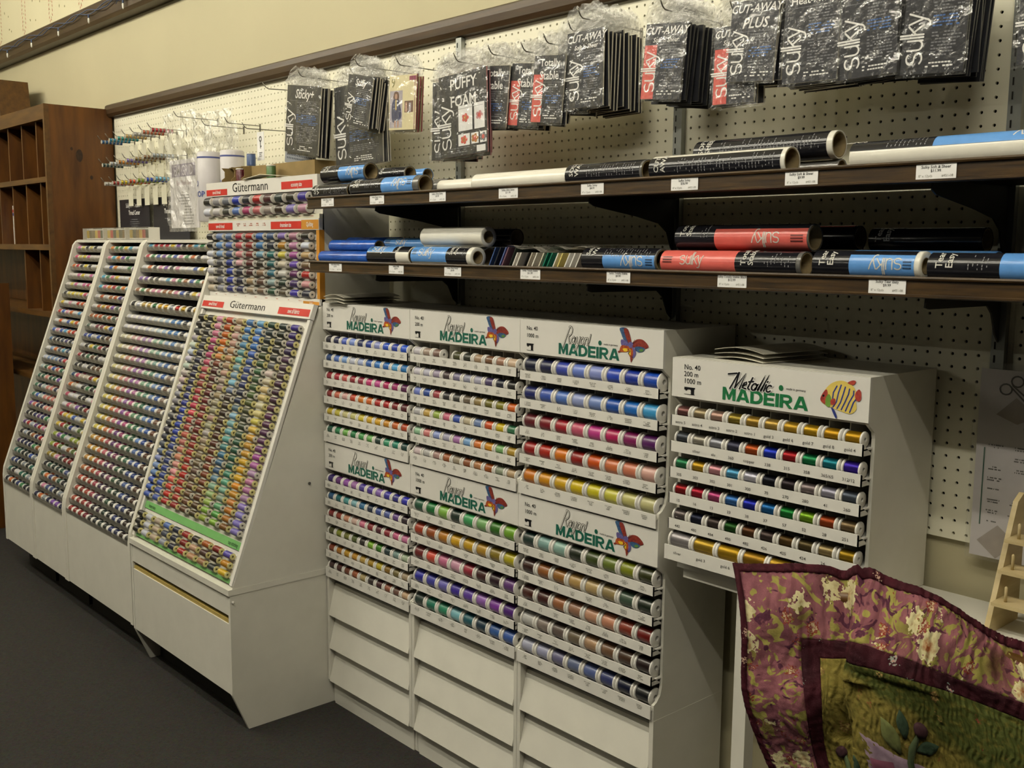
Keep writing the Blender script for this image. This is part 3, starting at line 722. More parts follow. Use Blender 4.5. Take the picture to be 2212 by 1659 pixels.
for z, yy in ((1.5725, -.2785), (1.307, -.2827)):
    for c in range(10): greek(mb, -1.895 + c * .0727 + .02, yy, z, .018, .004, 1, rr)
for xk in range(5): greek(mb, -1.70 + xk * .045, -.2807, 1.553, .028, .006, 2, rr)
G(mb, "price_print", mat("red_ink", "b05a48", .6, noise=.05), hdr2, kind="stuff")
mb = MB()
for z in (.478, .596):
    for c in range(10):
        for k in range(3): 
            x = -1.895 + c * .0727 + k * .006; mb.flat([(x, z), (x + .003, z), (x + .003, z + .005), (x, z + .005)], [(0, 1, 2, 3)], lambda x, z: slant_pt(x, z, .0008), 0)
G(mb, "price_print", M_ink, board, kind="stuff")

# reels
M_ring = mat("pale_yellow_cap", "d2c98e", .35, noise=.06); M_ringw = mat("white_cap", "cfcbc2", .35, noise=.03)
SP_R, TH_ = spool_meshes("reel", .047, .0104, .0108, .0014, .0034, n=14, flm=M_ring); TH_R = TH_.mesh("thread", M_thread)
SP_RW, _ = spool_meshes("reel_w", .047, .0104, .0108, .0014, .0034, n=14, flm=M_ringw)
SP_D, TH_ = spool_meshes("reel_d", .049, .0116, .0119, .0018, .0036, n=16, flm=M_ringw); TH_D = TH_.mesh("thread", M_thread)
SP_E, TH_ = spool_meshes("reel_e", .052, .0148, .0150, .0022, .0042, n=16, flm=M_ringw); TH_E = TH_.mesh("thread", M_thread)
def ramp(stops, n):
    pts = [hexc(s) for s in stops.split()]; out = []
    for i in range(n):
        t = i / (n - 1) * (len(pts) - 1); k = min(int(t), len(pts) - 2); u = t - k
        out.append("%02x%02x%02x" % tuple(int(255 * max(0, min(1, (pts[k][j] * (1 - u) + pts[k + 1][j] * u) * random.uniform(.93, 1.07)))) for j in range(3)))
    return out
GR = [ramp("16161a 18181c e4e4e2 e2e0dc dcd8d0 d8c8b0 c0bcb8 98989c 606066 48484c 404048 505870 88a0c4 7898cc 3c60b0 3858a8", 26),
      ramp("141418 16161e 10142c 101438 0c1440 141c50 182c80 1838a0 1c40a8 203c98 2c3c70 243c88 3858b0 3c58ac", 26),
      ramp("e0a4b0 e08ca4 e07090 982058 c04078 c05868 b84848 903430 b02840 c83050 d84858 902020 c85c4c b06858 c88870 e89878 f0b0a0 d85040 c82818 a81c20", 26),
      ramp("b84018 d06010 d87814 d89048 481018 5c1018 601420 7c1820 881c20 70101c 8c1418 a81814 c02010 b81418 c03020 a01820", 26),
      ramp("c8a078 d8bca0 d0a888 b88858 c0a088 b09080 a89070 a08870 b09878 b8a898 a89060 786040 705848 6c4830 68442c 5c3820", 26),
      ramp("3870b0 4884bc 60a0a8 68a8a0 80a8b0 90c0d0 301818 281010 3c1810 4c1c10 5c2410 782c10 783410 703c14 502c10 483818", 26),
      ramp("78a8d0 4888c4 3878b8 3864a8 305088 283c80 182040 182848 90b8c0 78b0b8 68a8a8 387888 306888 285878 88a098 98b878 90b840 98b030", 26),
      ramp("184840 102030 142818 2c4414 386040 305830 386030 586024 484830 303c28 2c4c30 205c40 146048 0c5c48 409078 80b8a0 90a888 40a050 80b030", 26),
      ramp("123028 101c18 161814 141c1c e0d8c4 e0c088 e0c878 e4d8b0 e0d060 d8c040 c88828 e0a830 d8b820 e0a010 d88818 d08830 b87010 88541c", 26),
      ramp("382088 341c6c 30204c 5c3050 34182c 401838 3c1434 501838 581c48 50204c 602858 7c3880 a850a0 c090b0 b87898 a880b0 9880b8 8878b8 8880b8", 26)]
NCOL = "first second third fourth fifth sixth seventh eighth ninth tenth".split()
for c in range(10):
    for r in range(26):
        x = -1.891 + c * .0724; z = 1.221 - r * .02465
        p = slant_pt(x, z, .0125); h = GR[c][r]
        place_spool("sewing_reel", SP_R if rr.random() < .72 else SP_RW, TH_R, p, h, f"{cname(h)} sewing reel, {NCOL[c]} column, {ORD[r + 1]} row of the slanted reel board", "thread reel", "sewing reels on the slanted board", rot=(rr.uniform(0, 6), 0, 0), k=0.72)
GT = P("""161618 d8d8d6 c8b498 5070b0 141c40 981018 281420 b05818 880c10 5848a8
141416 d4d4d6 c8b090 404858 101838 880c10 c89c78 482020 281010 c88818
161618 d8d8da ccb494 a0a4ac 0c1438 a80c10 c08c60 a07048 0c2020 e0b808""")
for c in range(10):
    for r in range(3):
        x = -1.893 + c * .0724; z = .538 - r * .0265; h = GT[r][c]
        place_spool("topstitch_reel", SP_R, TH_R, slant_pt(x, z, .0125), h, f"{cname(h)} reel, {NCOL[c]} column, {ORD[r + 1]} row below the green band", "thread reel", "reels below the green band", rot=(rr.uniform(0, 6), 0, 0), k=0.72)
GD = P("""101418 7890b8 607898 a81838 a81010 1858a0 3c5880 8068ac b88090 141814
101418 6898c8 5068a8 c05058 900c0c 3878a8 082038 b88010 c080a0 e0e4e8
e0e0e0 80a4c8 385080 d88888 780c14 70a0b0 186c68 d8c848 a84890 c8a468
dcd8d4 505058 0c2c88 e0a8a8 5c0c18 241c10 106060 dcd0b0 6038a4 786040
d4d0cc 4c4850 1038a0 0c1430 480c18 907050 206c7c d8d4c4 601058 b81414
d8ccb8 6c6c74 1830a0 0c1438 b09468 5c3c2c 98b0a8 0c3024 38185c e09c98
d8c4a0 888890 101c78 101448 a08c6c 786048 0c4830 504430 34209c 141c38""")
for r in range(7):
    for c in range(10):
        h = GD[r][c]
        place_spool("dressmaker_reel", SP_D, TH_D, (-1.900 + c * .0725, -.2800, 1.5115 - r * .0303), h, f"{cname(h)} reel, {NCOL[c]} column, {ORD[r + 1]} row of the upright middle board", "thread reel", "reels on the upright middle board", rot=(rr.uniform(0, 6), 0, 0), k=0.72)
GE = P("""14161c a09c98 808488 1838a8 141828 b81418 480c1c 0c2c2c 1c1c10 2c1c8c
e8e8e8 d8d0c4 303430 5878b0 b03068 c86868 a89888 2c180c 8070b0 c08898""")
for r in range(2):
    for c in range(10):
        h = GE[r][c]
        place_spool("economy_reel", SP_E, TH_E, (-1.902 + c * .0725, -.2840, 1.6335 - r * .0365), h, f"{cname(h)} large reel, {NCOL[c]} column, {ORD[r + 1]} row under the top red signs", "thread reel", "large reels under the top header", rot=(rr.uniform(0, 6), 0, 0), k=0.72)
# plastic rests that carry the reels
mb = MB()
for c in range(10):
    for r in range(26):
        x = -1.891 + c * .0724; z = 1.221 - r * .02465
        for dx in (-.020, .020): mb.add([slant_pt(x + dx + a, z + b_, n) for a, b_, n in ((-.003, -.010, 0), (.003, -.010, 0), (.003, -.006, .006), (-.003, -.006, .006), (-.003, .008, 0), (.003, .008, 0))], [(0, 1, 2, 3), (3, 2, 5, 4), (0, 3, 4), (1, 5, 2)])
    for r in range(3):
        x = -1.893 + c * .0724; z = .538 - r * .0265
        for dx in (-.020, .020): mb.add([slant_pt(x + dx + a, z + b_, n) for a, b_, n in ((-.003, -.010, 0), (.003, -.010, 0), (.003, -.006, .006), (-.003, -.006, .006), (-.003, .008, 0), (.003, .008, 0))], [(0, 1, 2, 3), (3, 2, 5, 4), (0, 3, 4), (1, 5, 2)])
G(mb, "reel_rests", M_plast, board, kind="stuff")
mb = MB()
def rest(x, z, d): mb.add([(x - .004, -.262, z - d), (x + .004, -.262, z - d), (x + .004, -.262 - d * .45, z - d * .85), (x - .004, -.262 - d * .45, z - d * .85), (x - .004, -.262, z + d * .4), (x + .004, -.262, z + d * .4)], [(0, 1, 2, 3), (3, 2, 5, 4), (0, 3, 4), (1, 5, 2)])
for c in range(10):
    for r in range(7):
        for dx in (-.021, .021): rest(-1.900 + c * .0725 + dx, 1.5115 - r * .0303, .013)
    for r in range(2):
        for dx in (-.022, .022): rest(-1.902 + c * .0725 + dx, 1.6335 - r * .0365, .016)
G(mb, "reel_rests", M_plast, vboard, kind="stuff")

# ------------------------------------------------------------------ three slanted tray racks to the left
RY0, RZ0, RK = -.609, .450, .356
def rack_y(z): return RY0 + RK * (z - RZ0)
SPK, TH_ = spool_meshes("tray_spool", .046, .0136, .0128, .0055, .003, n=12, flm=M_plast); TH_K = TH_.mesh("thread", M_thread)
SPG, TH_ = spool_meshes("gold_spool", .050, .0185, .0165, .0060, .003, n=14, flm=M_plast); TH_G = TH_.mesh("thread", M_thread_m)
ZR3 = [1.476, 1.433, 1.389, 1.343, 1.297, 1.238] + [1.190 - i * (1.190 - .435) / 19 for i in range(20)]
ZR12 = [1.464 - i * (1.464 - .421) / 25 for i in range(26)]
def tune(h, k):
    c = hexc(h); return "%02x%02x%02x" % tuple(int(255 * max(0, min(1, v * k))) for v in c)
rk = random.Random(21)
VAR = "c03040 d87030 e0c030 3c8850 3058a8 8050a0 e090a8 e8e4dc 60a8c0 282830 a06030".split()
def row3(r):
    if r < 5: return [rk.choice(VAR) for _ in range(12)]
    if r == 5: return "141418 e4e4e4 d0b060 c8a858 2c7040 d0a020 c89820 a0a0a0 a81818 c8a020 282828 c09828".split()
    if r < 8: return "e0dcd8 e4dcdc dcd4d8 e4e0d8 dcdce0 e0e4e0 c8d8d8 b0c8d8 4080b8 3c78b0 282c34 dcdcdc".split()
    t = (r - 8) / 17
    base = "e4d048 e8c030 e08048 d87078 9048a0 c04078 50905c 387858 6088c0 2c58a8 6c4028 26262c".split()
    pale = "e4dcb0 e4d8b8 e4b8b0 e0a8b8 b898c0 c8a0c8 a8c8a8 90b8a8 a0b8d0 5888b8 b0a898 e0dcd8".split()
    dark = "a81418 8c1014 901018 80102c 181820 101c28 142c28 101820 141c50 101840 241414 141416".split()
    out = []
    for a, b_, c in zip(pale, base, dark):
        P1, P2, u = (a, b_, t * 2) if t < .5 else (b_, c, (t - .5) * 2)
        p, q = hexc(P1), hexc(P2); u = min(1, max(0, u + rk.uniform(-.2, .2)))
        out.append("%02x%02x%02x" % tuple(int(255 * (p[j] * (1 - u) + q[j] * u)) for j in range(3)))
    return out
def row12(r, second):
    pools = ["e0c838 d870a0 e8e4d8 e0d070 c84068 282830 e4d8c8", "d86030 c03028 e4e0d8 58a0c8 e0a0b0 4060b0", "48566c 88a0c0 3c6488 504878 c8ccd4 202838", "e09080 d87060 3c7858 b0c0b8 246048 20284c", "b01820 603878 141c58 182868 a8b0b8 101020", "2c8870 304890 141c38 c0c8c8 102c30 281830"]
    p2 = ["d88090 e08838 48a0b8 e0c040 50885c e4e0d8", "803848 b85828 d0a838 586858 4c3878 c8c4bc", "a02838 2c6848 384890 c8c4bc 604028 28282c", "901820 c8b8a0 24486c c8506c e0dcd8 202024", "d8b838 98a838 b02028 203888 c8c8c4 587030", "244040 306c58 182058 5868a8 b8c0c0 141828"]
    P_ = (p2 if second else pools)[min(5, int(r / 26 * 6 + rk.uniform(-.25, .25) if r else 0))].split()
    o = [rk.choice(P_) for _ in range(7)]
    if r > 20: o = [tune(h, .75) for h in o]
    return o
stuffV, stuffF, stuffC = [], [], []
def stuff_spool(x, y, z, h):
    n = 8; prof = [(-.023, .0136, 1), (-.0175, .0136, 1), (-.0175, .0128, 0), (.0175, .0128, 0), (.0175, .0136, 1), (.023, .0136, 1)]
    col = albedo(h, 0.72); wh = lin("e4e2dc", .9); o = len(stuffV)
    for a, r, w_ in prof:
        for i in range(n):
            t = 2 * math.pi * (i + .5) / n; stuffV.append((x + a, y + r * math.cos(t), z + r * math.sin(t)))
    for j in range(len(prof) - 1):
        for i in range(n):
            stuffF.append((o + j * n + i, o + j * n + (i + 1) % n, o + (j + 1) * n + (i + 1) % n, o + (j + 1) * n + i)); stuffC.append(col if j == 2 else wh)
    stuffF.append(tuple(o + i for i in range(n))[::-1]); stuffC.append(wh); stuffF.append(tuple(o + 5 * n + i for i in range(n))); stuffC.append(wh)
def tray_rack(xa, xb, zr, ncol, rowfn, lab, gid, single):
    root = empty("tray_rack", (xa, 0, 0), label=lab, cat="thread rack", group="slanted tray racks")
    def R_(mb, name, m, parent=None, **kw):
        mb.v = [(x - xa, y, z) for x, y, z in mb.v]; return mb.obj(name, m, parent or root, **kw)
    prof = [(-.018, .13), (-.018, 1.503), (-.222, 1.503), (-.238, 1.496), (-.252, 1.478), (rack_y(1.40) - .004, 1.40), (rack_y(.47) - .004, .47), (-.611, .43), (-.611, .13)]
    for a, b_ in ((xa + .0005, xa + .020), (xb - .020, xb - .0005)): R_(MB().prism(prof, a, b_), "side_panel", M_white)
    R_(MB().box(xa + .02, xb - .02, -.606, -.594, .13, .412), "base_front", M_white)
    R_(MB().box(xa + .02, xb - .02, -.236, -.018, 1.490, 1.502), "top_panel", M_white)
    R_(MB().box(xa + .02, xb - .02, -.52, -.018, .0, .13), "plinth", M_gap_shade)
    R_(MB().prism([(rack_y(.42) + .06, .42), (rack_y(1.48) + .06, 1.48), (rack_y(1.48) + .066, 1.48), (rack_y(.42) + .066, .42)], xa + .02, xb - .02), "back_board", M_gap_shade)
    pit = (xb - xa - .046) / ncol
    for r, z in enumerate(zr):
        yl = rack_y(z) + .006; mb = MB()
        hh = .0185 if r != 5 or ncol < 10 else .022
        mb.box(xa + .0205, xb - .0205, yl, yl + .002, z - hh, z - .001)
        mb.box(xa + .0205, xb - .0205, yl + .002, yl + .054, z - hh, z - hh + .002)
        R_(mb, "tray", M_acryl)
        cols = rowfn(r)
        for c in range(ncol):
            x = xa + .023 + pit * (c + .5); h = cols[c % len(cols)]
            if rk.random() < .18 and ncol < 10: h = rk.choice(VAR)
            big = (single and r == 5); rad = .0185 if big else .0136
            yc, zc = yl + .0035 + rad, z - hh + .0025 + rad
            if big: zc = z - hh + .0025 + rad
            if single and r > 0:
                lab_ = f"{cname(h)} spool, {ORD[c + 1]} from left in {ORD[r + 1]} tray, wide slanted rack"
                place_spool("gold_spool" if big else "tray_spool", SPG if big else SPK, TH_G if big else TH_K, (x, yc, zc), h, lab_, "tray spool", "spools in the wide slanted rack", rot=(rk.uniform(0, 6), 0, 0), k=0.72)
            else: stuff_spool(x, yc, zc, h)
            if not big: stuff_spool(x, yc + .0275, zc, h)
tray_rack(-3.400, -3.001, ZR12, 7, lambda r: row12(r, False), "narrow white slanted thread rack nearest the brown wooden shelf", "a", False)
tray_rack(-3.000, -2.601, ZR12, 7, lambda r: row12(r, True), "narrow white slanted thread rack between its narrow twin and the wide one", "b", False)
tray_rack(-2.600, -1.930, ZR3, 12, row3, "wide white slanted thread rack beside the sewing thread display", "c", True)
me = bpy.data.meshes.new("racked_spools"); me.from_pydata(stuffV, [], stuffF)
ca = me.color_attributes.new("thread_colour", 'FLOAT_COLOR', 'CORNER'); buf = np.empty((len(me.loops), 4), np.float32); li = 0
for f_, c_ in zip(stuffF, stuffC): buf[li:li + len(f_)] = c_; li += len(f_)
ca.data.foreach_set("color", buf.ravel()); me.update()
mst = mat("small_thread_spools", "ffffff", .45, noise=0); nt = mst.node_tree; at_ = nt.nodes.new("ShaderNodeAttribute"); at_.attribute_name = "thread_colour"
nt.links.new(at_.outputs["Color"], nt.nodes["Principled BSDF"].inputs["Base Color"]); me.materials.append(mst)
put("racked_thread_spools", me, label="many small thread spools filling the clear trays of the slanted racks", cat="thread spools", kind="stuff")

# ------------------------------------------------------------------ pine pigeonhole cabinet at the far left
M_pine = mat("stained_pine", "7c4c12", .45, noise=.3, scale=4, stretch=(6, 6, 1.0), h2="542f09", bump=.08, k=.72)
M_pine2 = mat("stained_pine_edge", "74501f", .45, noise=.2, scale=6, stretch=(1, 6, 6), h2="543714", k=.72)
CX0, CX1, CY = -6.1, -3.500, -.297
cb = empty("pigeonhole_cabinet", (CX1, 0, 0), label="tall dark stained pine pigeonhole cabinet with knotty side", cat="cabinet")
def Cb(mb, name, m, parent=None, **kw):
    mb.v = [(x - CX1, y, z) for x, y, z in mb.v]; return mb.obj(name, m, parent or cb, **kw)
sp_ = Cb(MB().box(CX1 - .020, CX1, CY, -.002, 0, 2.128), "side_panel", M_pine)
for (y, z, ry, rz) in ((-.165, 1.90, .016, .030), (-.112, 1.80, .007, .010), (-.20, 1.93, .006, .008)):
    Cb(MB().flat([(y + p[0], z + p[1]) for p in arc(0, 0, ry, rz, 0, 360, 14)[:-1]], [tuple(range(14))], lambda a, b_: (CX1 + .0006, a, b_), 0), "knot", mat("wood_knot", "1e1208", .6, noise=.4, scale=90, h2="3a2210"), sp_)
Cb(MB().box(CX1 - .019, CX1 - .0005, CY - .022, CY, 0, 2.1285), "corner_stile", M_pine2)
Cb(MB().box(CX0, CX1 - .0195, CY - .020, -.002, 2.060, 2.128), "top_rail", M_pine2)
Cb(MB().box(CX0, CX1 - .02, -.03, -.004, 0, 2.06), "back_panel", M_pine)
for z0, z1 in ((1.772, 1.797), (1.452, 1.480), (1.13, 1.155), (.80, .825), (.10, .125)): Cb(MB().box(CX0, CX1 - .0205, CY - .012, -.031, z0, z1), "shelf", M_pine2)
for x in (-3.69, -3.905, -4.12, -4.335, -4.55, -4.765, -4.98, -5.195):
    Cb(MB().box(x - .007, x + .007, CY, -.031, 1.797, 2.060), "divider", M_pine); Cb(MB().box(x - .007 + .03, x + .007 + .03, CY, -.031, 1.480, 1.772), "divider", M_pine)
for x in (-3.72, -3.95): Cb(MB().box(x - .007, x + .007, CY, -.031, 1.155, 1.452), "divider", M_pine)
# contents of the pigeonholes
cn = empty("small_carton", (-4.21, -.16, 1.4802), label="white carton with red and blue stripe in the pine pigeonholes", cat="carton")
MB().box(-.06, .06, -.09, .09, 0, .20).obj("box_body", mat("carton_white", "cfcac2", .6, noise=.05), cn)
MB().box(-.0605, .0605, -.0905, .09, .165, .180).obj("stripe", mat("carton_red", "a83038", .6, noise=.05), cn)
MB().box(-.0605, .0605, -.0905, .09, .148, .162).obj("stripe", mat("carton_blue", "303c80", .6, noise=.05), cn)
mb = MB(); mb.lathe([(0, .03), (.05, .055), (.15, .06), (.19, .035), (.2, .0)], 14, 'z'); mb.obj("dark_green_bundle", mat("dark_green_cloth", "14221e", .9, noise=.2), label="dark green rolled cloth bundle on the upper pigeonhole shelf", cat="cloth bundle", loc=(-4.20, -.16, 1.7972))
bx = empty("brown_panel_box", (-4.66, -.13, 2.1282), label="tall brown wooden box standing on top of the pine cabinet", cat="box")
MB().prism([(-.16, 0), (.21, 0), (.165, .23), (-.16, .25)], -.10, .06, 'y').obj("box_body", M_pine2, bx)
MB().lathe([(-.1015, .012), (-.1005, .012)], 12, 'y', (.14, 0, .075)).obj("screw_hole", M_gap_shade, bx)
gl = empty("glass_jar", (-3.84, -.20, 1.1552), label="small clear stacked glass dishes on a low pine shelf", cat="glass dish")
M_glassy = clear_mat("cloudy_glass", "c8c4bc", .45, .1)
MB().lathe([(0, .03), (.02, .05), (.035, .05)], 14, 'z').obj("dish", M_glassy, gl); MB().lathe([(.0355, .028), (.055, .045), (.068, .045)], 14, 'z').obj("dish", M_glassy, gl)
# low counter rack with little drawers at the picture's left edge
cr = empty("counter_rack", (-4.25, -.52, 0), label="dark wooden stepped counter rack with white price strips", cat="display rack")
for x in (-.42, .14): MB().prism([(-.18, 0), (-.18, .93), (.02, 1.28), (.18, 1.28), (.18, 0)], x, x + .018, 'x').obj("side_panel", M_pine, cr)
for i, z in enumerate((.70, .84, .98, 1.10)):
    sh = MB().box(-.402, .14, -.17 + i * .03, .17, z, z + .014).obj("shelf", M_pine2, cr)
    MB().box(-.402, .14, -.175 + i * .03, -.1705 + i * .03, z, z + .026).obj("price_strip", mat("grey_strip", "c2beb6", .5, noise=.03), sh)
MB().box(-.402, .14, -.16, .17, .05, .068).obj("shelf", M_pine2, cr)
for i, (z, h, nm) in enumerate(((.7142, "7a1c18", "red"), (.8542, "b8a860", "pale yellow"), (.9942, "2a2826", "dark"))):
    for k in range(5):
        MB().box(-.035, .035, -.05, .05, 0, .05).obj("thread_box", mat("box_" + nm, h, .6, noise=.1), label=f"{nm} little thread box, {ORD[k + 1]} from left in the stepped counter rack", cat="small box", group="little boxes in the counter rack", loc=(-4.25 - .35 + k * .105, -.52 - .09 + i * .03, z))
# ------------------------------------------------------------------ two long wooden shelves on brackets
SX0, SX1 = -1.143, 1.45
M_bracket = mat("black_bracket", "201d18", .5, noise=.1)
def shelf(ztop, zbot, lab, x0):
    root = empty("wall_shelf", (x0, 0, zbot), label=lab, cat="shelf", group="long stained wooden shelves")
    h = ztop - zbot; L = SX1 - x0
    MB().box(0, L, -.328, -.019, h - .026, h - .009).obj("board", M_wood_dark, root)
    MB().prism([(-.328, 0), (-.340, 0), (-.3425, .002), (-.3425, .005), (-.340, .0065), (-.340, h - .0075), (-.344, h - .006), (-.345, h - .003), (-.343, h), (-.328, h)], 0, L, 'x').obj("front_moulding", M_wood_dark, root)
    return root
SH1 = shelf(1.6265, 1.5905, "upper long dark wooden shelf carrying rolled stabilizer tubes", SX0)
SH2 = shelf(1.4380, 1.4025, "lower long dark wooden shelf above the butterfly racks", SX0 + .008)
for nm, zb in (("upper", 1.6001), ("lower", 1.4117)):
    for pl, x in (("left", -.826), ("middle", -.002), ("right", .778)):
        pr_ = [(-.018, -.001), (-.30, -.001), (-.312, -.004), (-.315, -.020), (-.300, -.027), (-.16, -.045), (-.075, -.060), (-.045, -.080), (-.030, -.115), (-.018, -.13)] if nm == "upper" else [(-.018, -.001), (-.30, -.001), (-.312, -.004), (-.315, -.026), (-.300, -.029), (-.075, -.030), (-.055, -.045), (-.035, -.085), (-.018, -.10)]
        b = empty("shelf_bracket", (x, 0, zb), label=f"black metal bracket on the {pl} standard holding the {nm} shelf", cat="bracket", group="black shelf brackets")
        MB().prism(pr_, -.0016, .0016, 'x').obj("arm", M_bracket, b)
        MB().box(-.006, .006, -.300, -.0175, -.0008, 0).obj("flange", M_bracket, b)

# price tags on the shelf edges
tag_me = MB(); tag_me.prism([(-.032, -.0135), (-.0335, -.012), (-.0335, .012), (-.032, .0135), (.032, .0135), (.0335, .012), (.0335, -.012), (.032, -.0135)], -.0012, 0, 'y'); tag_me = tag_me.mesh("card", M_label)
TAGS = [(-1.030, 1, "Sulky Paper Solvy", "$4.99"), (-.778, 1, "Sulky Super Solvy", "$8.99"), (-.509, 1, "Sulky Ultra Solvy", "$9.99"), (-.239, 1, "Sulky Ultra Solvy", "$11.99"), (.033, 1, "Sulky Solvy", "$4.99"), (.284, 1, "Sulky Solvy", "$16.99"), (.548, 1, "Sulky Soft & Sheer", "$9.99"), (.796, 1, "Sulky Soft & Sheer", "$11.99"),
        (-.992, 0, "Sulky Heat Away", "$7.99"), (-.690, 0, "Sulky Stiffy", "$6.99"), (-.447, 0, "Sulky Heat Away", "$9.99"), (-.160, 0, "Sulky Totally Stable", "$11.99"), (.114, 0, "Sulky Totally Stable", "$9.99"), (.406, 0, "Sulky Totally Stable Black", "$12.99"), (.723, 0, "Sulky Tear Easy", "$9.99")]
cnt = {1: 0, 0: 0}
for x, up_, t1, t2 in TAGS:
    cnt[up_] += 1
    o = put("price_tag", tag_me, None, f"white price tag, {ORD[cnt[up_]]} from left on the {'upper' if up_ else 'lower'} shelf edge", "price tag", "price tags on the shelf edges", loc=(x, -.3405, (1.6075 if up_ else 1.4205)))
    mb = MB()
    for t, sz, z in ((t1, .0066, .0055), (t2, .0064, -.0005)):
        v, f = text2d(t, sz, .004, align='CENTER'); mb.flat(v, f, lambda a, b_: (a, -.0017, z + b_), 0)
    for t, al, xx in (('8" x 12yds', 'LEFT', -.029), ("#451-08", 'RIGHT', .029)):
        v, f = text2d(t, .0056, 0, align=al); mb.flat(v, f, lambda a, b_: (xx + a, -.0017, -.0085 + b_), 1)
    mb.obj("print", [M_black, M_ink2], o, kind="stuff")

# ------------------------------------------------------------------ rolls
M_film = mat("white_film", "e9e6da", .22, noise=.03, scale=30, bump=.12)
M_blackwrap = mat("black_wrap", "1c1c21", .16, noise=.1, scale=40, bump=.08)
M_bluewrap = mat("blue_wrap", "5f97da", .2, noise=.04, scale=40, bump=.05)
M_redwrap = mat("coral_wrap", "d8665e", .22, noise=.04, scale=40, bump=.05)
M_deepblue = mat("deep_blue_bag", "2458b4", .2, noise=.12, scale=30, bump=.3, h2="1c4494")
M_card = mat("cardboard_core", "8c7a55", .8, noise=.15, scale=60, k=.9)
M_greywrap = clear_mat("smoky_film", "6b6a68", .80, .16, bump=.2)
M_dimprint = mat("dim_print", "7d7c7e", .5, noise=.05)
M_print_pale = mat("pale_print", "cfccc4", .5, noise=.03)
def roll(lab, X0, X1, y, z, r, film, bands=(), core=True, endm=None, rim=.10, name="stabilizer_roll", rotz=0.0):
    L = X1 - X0; root = empty(name, ((X0 + X1) / 2, y, z), label=lab, cat="roll", group="rolls of stabilizer on the shelves")
    root.rotation_euler = (0, 0, rotz)
    h = L / 2; n = 28; ri = r * (1 - rim)
    MB().lathe([(-h + .0015, ri), (-h, r * .985), (-h + .003, r), (h - .003, r), (h, r * .985), (h - .0015, ri)], n, 'x', caps=False).obj("film", film, root)
    if core: MB().lathe([(-h + .001, ri * .90), (-h + .001, ri), (h - .001, ri), (h - .001, ri * .90), (-h + .001, ri * .90)], n, 'x', caps=False).obj("core_tube", endm or M_card, root)
    for bd in bands:
        x0, x1, a0, a1, m = bd[:5]; R = r + .0005 + (bd[8] if len(bd) > 8 else 0)
        def fn(u, a, dr=0.0): return (u, -(R + dr) * math.cos(a), (R + dr) * math.sin(a))
        na = 14; mb = MB(); xa, xb = -h + L * x0, -h + L * x1
        A0, A1 = math.radians(a0), math.radians(a1)
        vs_ = [fn(x, A0 + (A1 - A0) * k / na) for k in range(na + 1) for x in (xa, xb)]
        mb.add(vs_, [(2 * k, 2 * k + 1, 2 * k + 3, 2 * k + 2) for k in range(na)], 0, True)
        lb = mb.obj("wrap_label", m, root)
        txt = bd[5] if len(bd) > 5 else None
        if txt:
            mb = MB(); xc, ac = (xa + xb) / 2, (bd[6] if len(bd) > 6 else (a0 + a1) / 2); ac = math.radians(ac); mode = bd[7] if len(bd) > 7 else "up"
            def put_text(v, f, cx, cy, md, mi):
                # md up / flip / vert ; text is cut fine enough by the font outlines to follow the curve
                def g(px, py):
                    if md == "up": return fn(cx + px, ac + (cy + py) / R, .0004)
                    if md == "flip": return fn(cx - px, ac - (cy + py) / R, .0004)
                    return fn(cx - py, ac + (cy + px) / R, .0004)
                mb.flat(v, f, g, mi)
            if txt == "sulky":
                hh = min((xb - xa) * .60 / SULKY_W, r * 1.05)
                for i, pth in enumerate(SULKY):
                    fine = []
                    for p, q in zip(pth[:-1], pth[1:]): fine += [(p[0] + (q[0] - p[0]) * k / 4, p[1] + (q[1] - p[1]) * k / 4) for k in range(4)]
                    fine.append(pth[-1]); v, f = stroke2d([fine], .085)
                    v = [((x - SULKY_W / 2) * hh - (xb - xa) * .07, (yy - .38) * hh) for x, yy in v]
                    put_text(v, f, xc, 0, mode, 0)
                bx_ = (xb - xa) / 2 * .80
                for k in range(9):      # bar code
                    yy = -r * .30 + k * r * .07
                    if k % 3 != 2: put_text([(-bx_ * .16, yy), (bx_ * .16, yy), (bx_ * .16, yy + r * .035), (-bx_ * .16, yy + r * .035)], [(0, 1, 2, 3)], xc + (bx_ if mode == "flip" else -bx_), 0, "up", 1)
            else:
                for i, t in enumerate(txt.split("|")):
                    v, f = text2d(t, min(r * .95, .017), .014, align='LEFT')
                    put_text(v, f, xa + .026 + i * .017, -r * .5, mode, 0)
                rr_ = random.Random(len(t) * 7 + int(r * 1e4))
                ul = xb - xa
                for k in range(int((ul - .075) / .0075)):
                    L2 = rr_.uniform(.5, 1.0) * r * 1.3; x_ = xa + .068 + k * .0075
                    for q in range(5):
                        if rr_.random() < .6: mb.add([fn(x_ + du, ac + (-r * .6 + L2 * (q + dv) / 5) / R, .0004) for du, dv in ((0, .12), (.0016, .12), (.0016, .88), (0, .88))], [(0, 1, 2, 3)], 2)
            mb.obj("print", [M_print_pale, M_black, M_dimprint], lb, kind="stuff")
    return root
S1, S2 = 1.6177, 1.4291
BK, BL, RD = M_blackwrap, M_bluewrap, M_redwrap
full = (-80, 200)
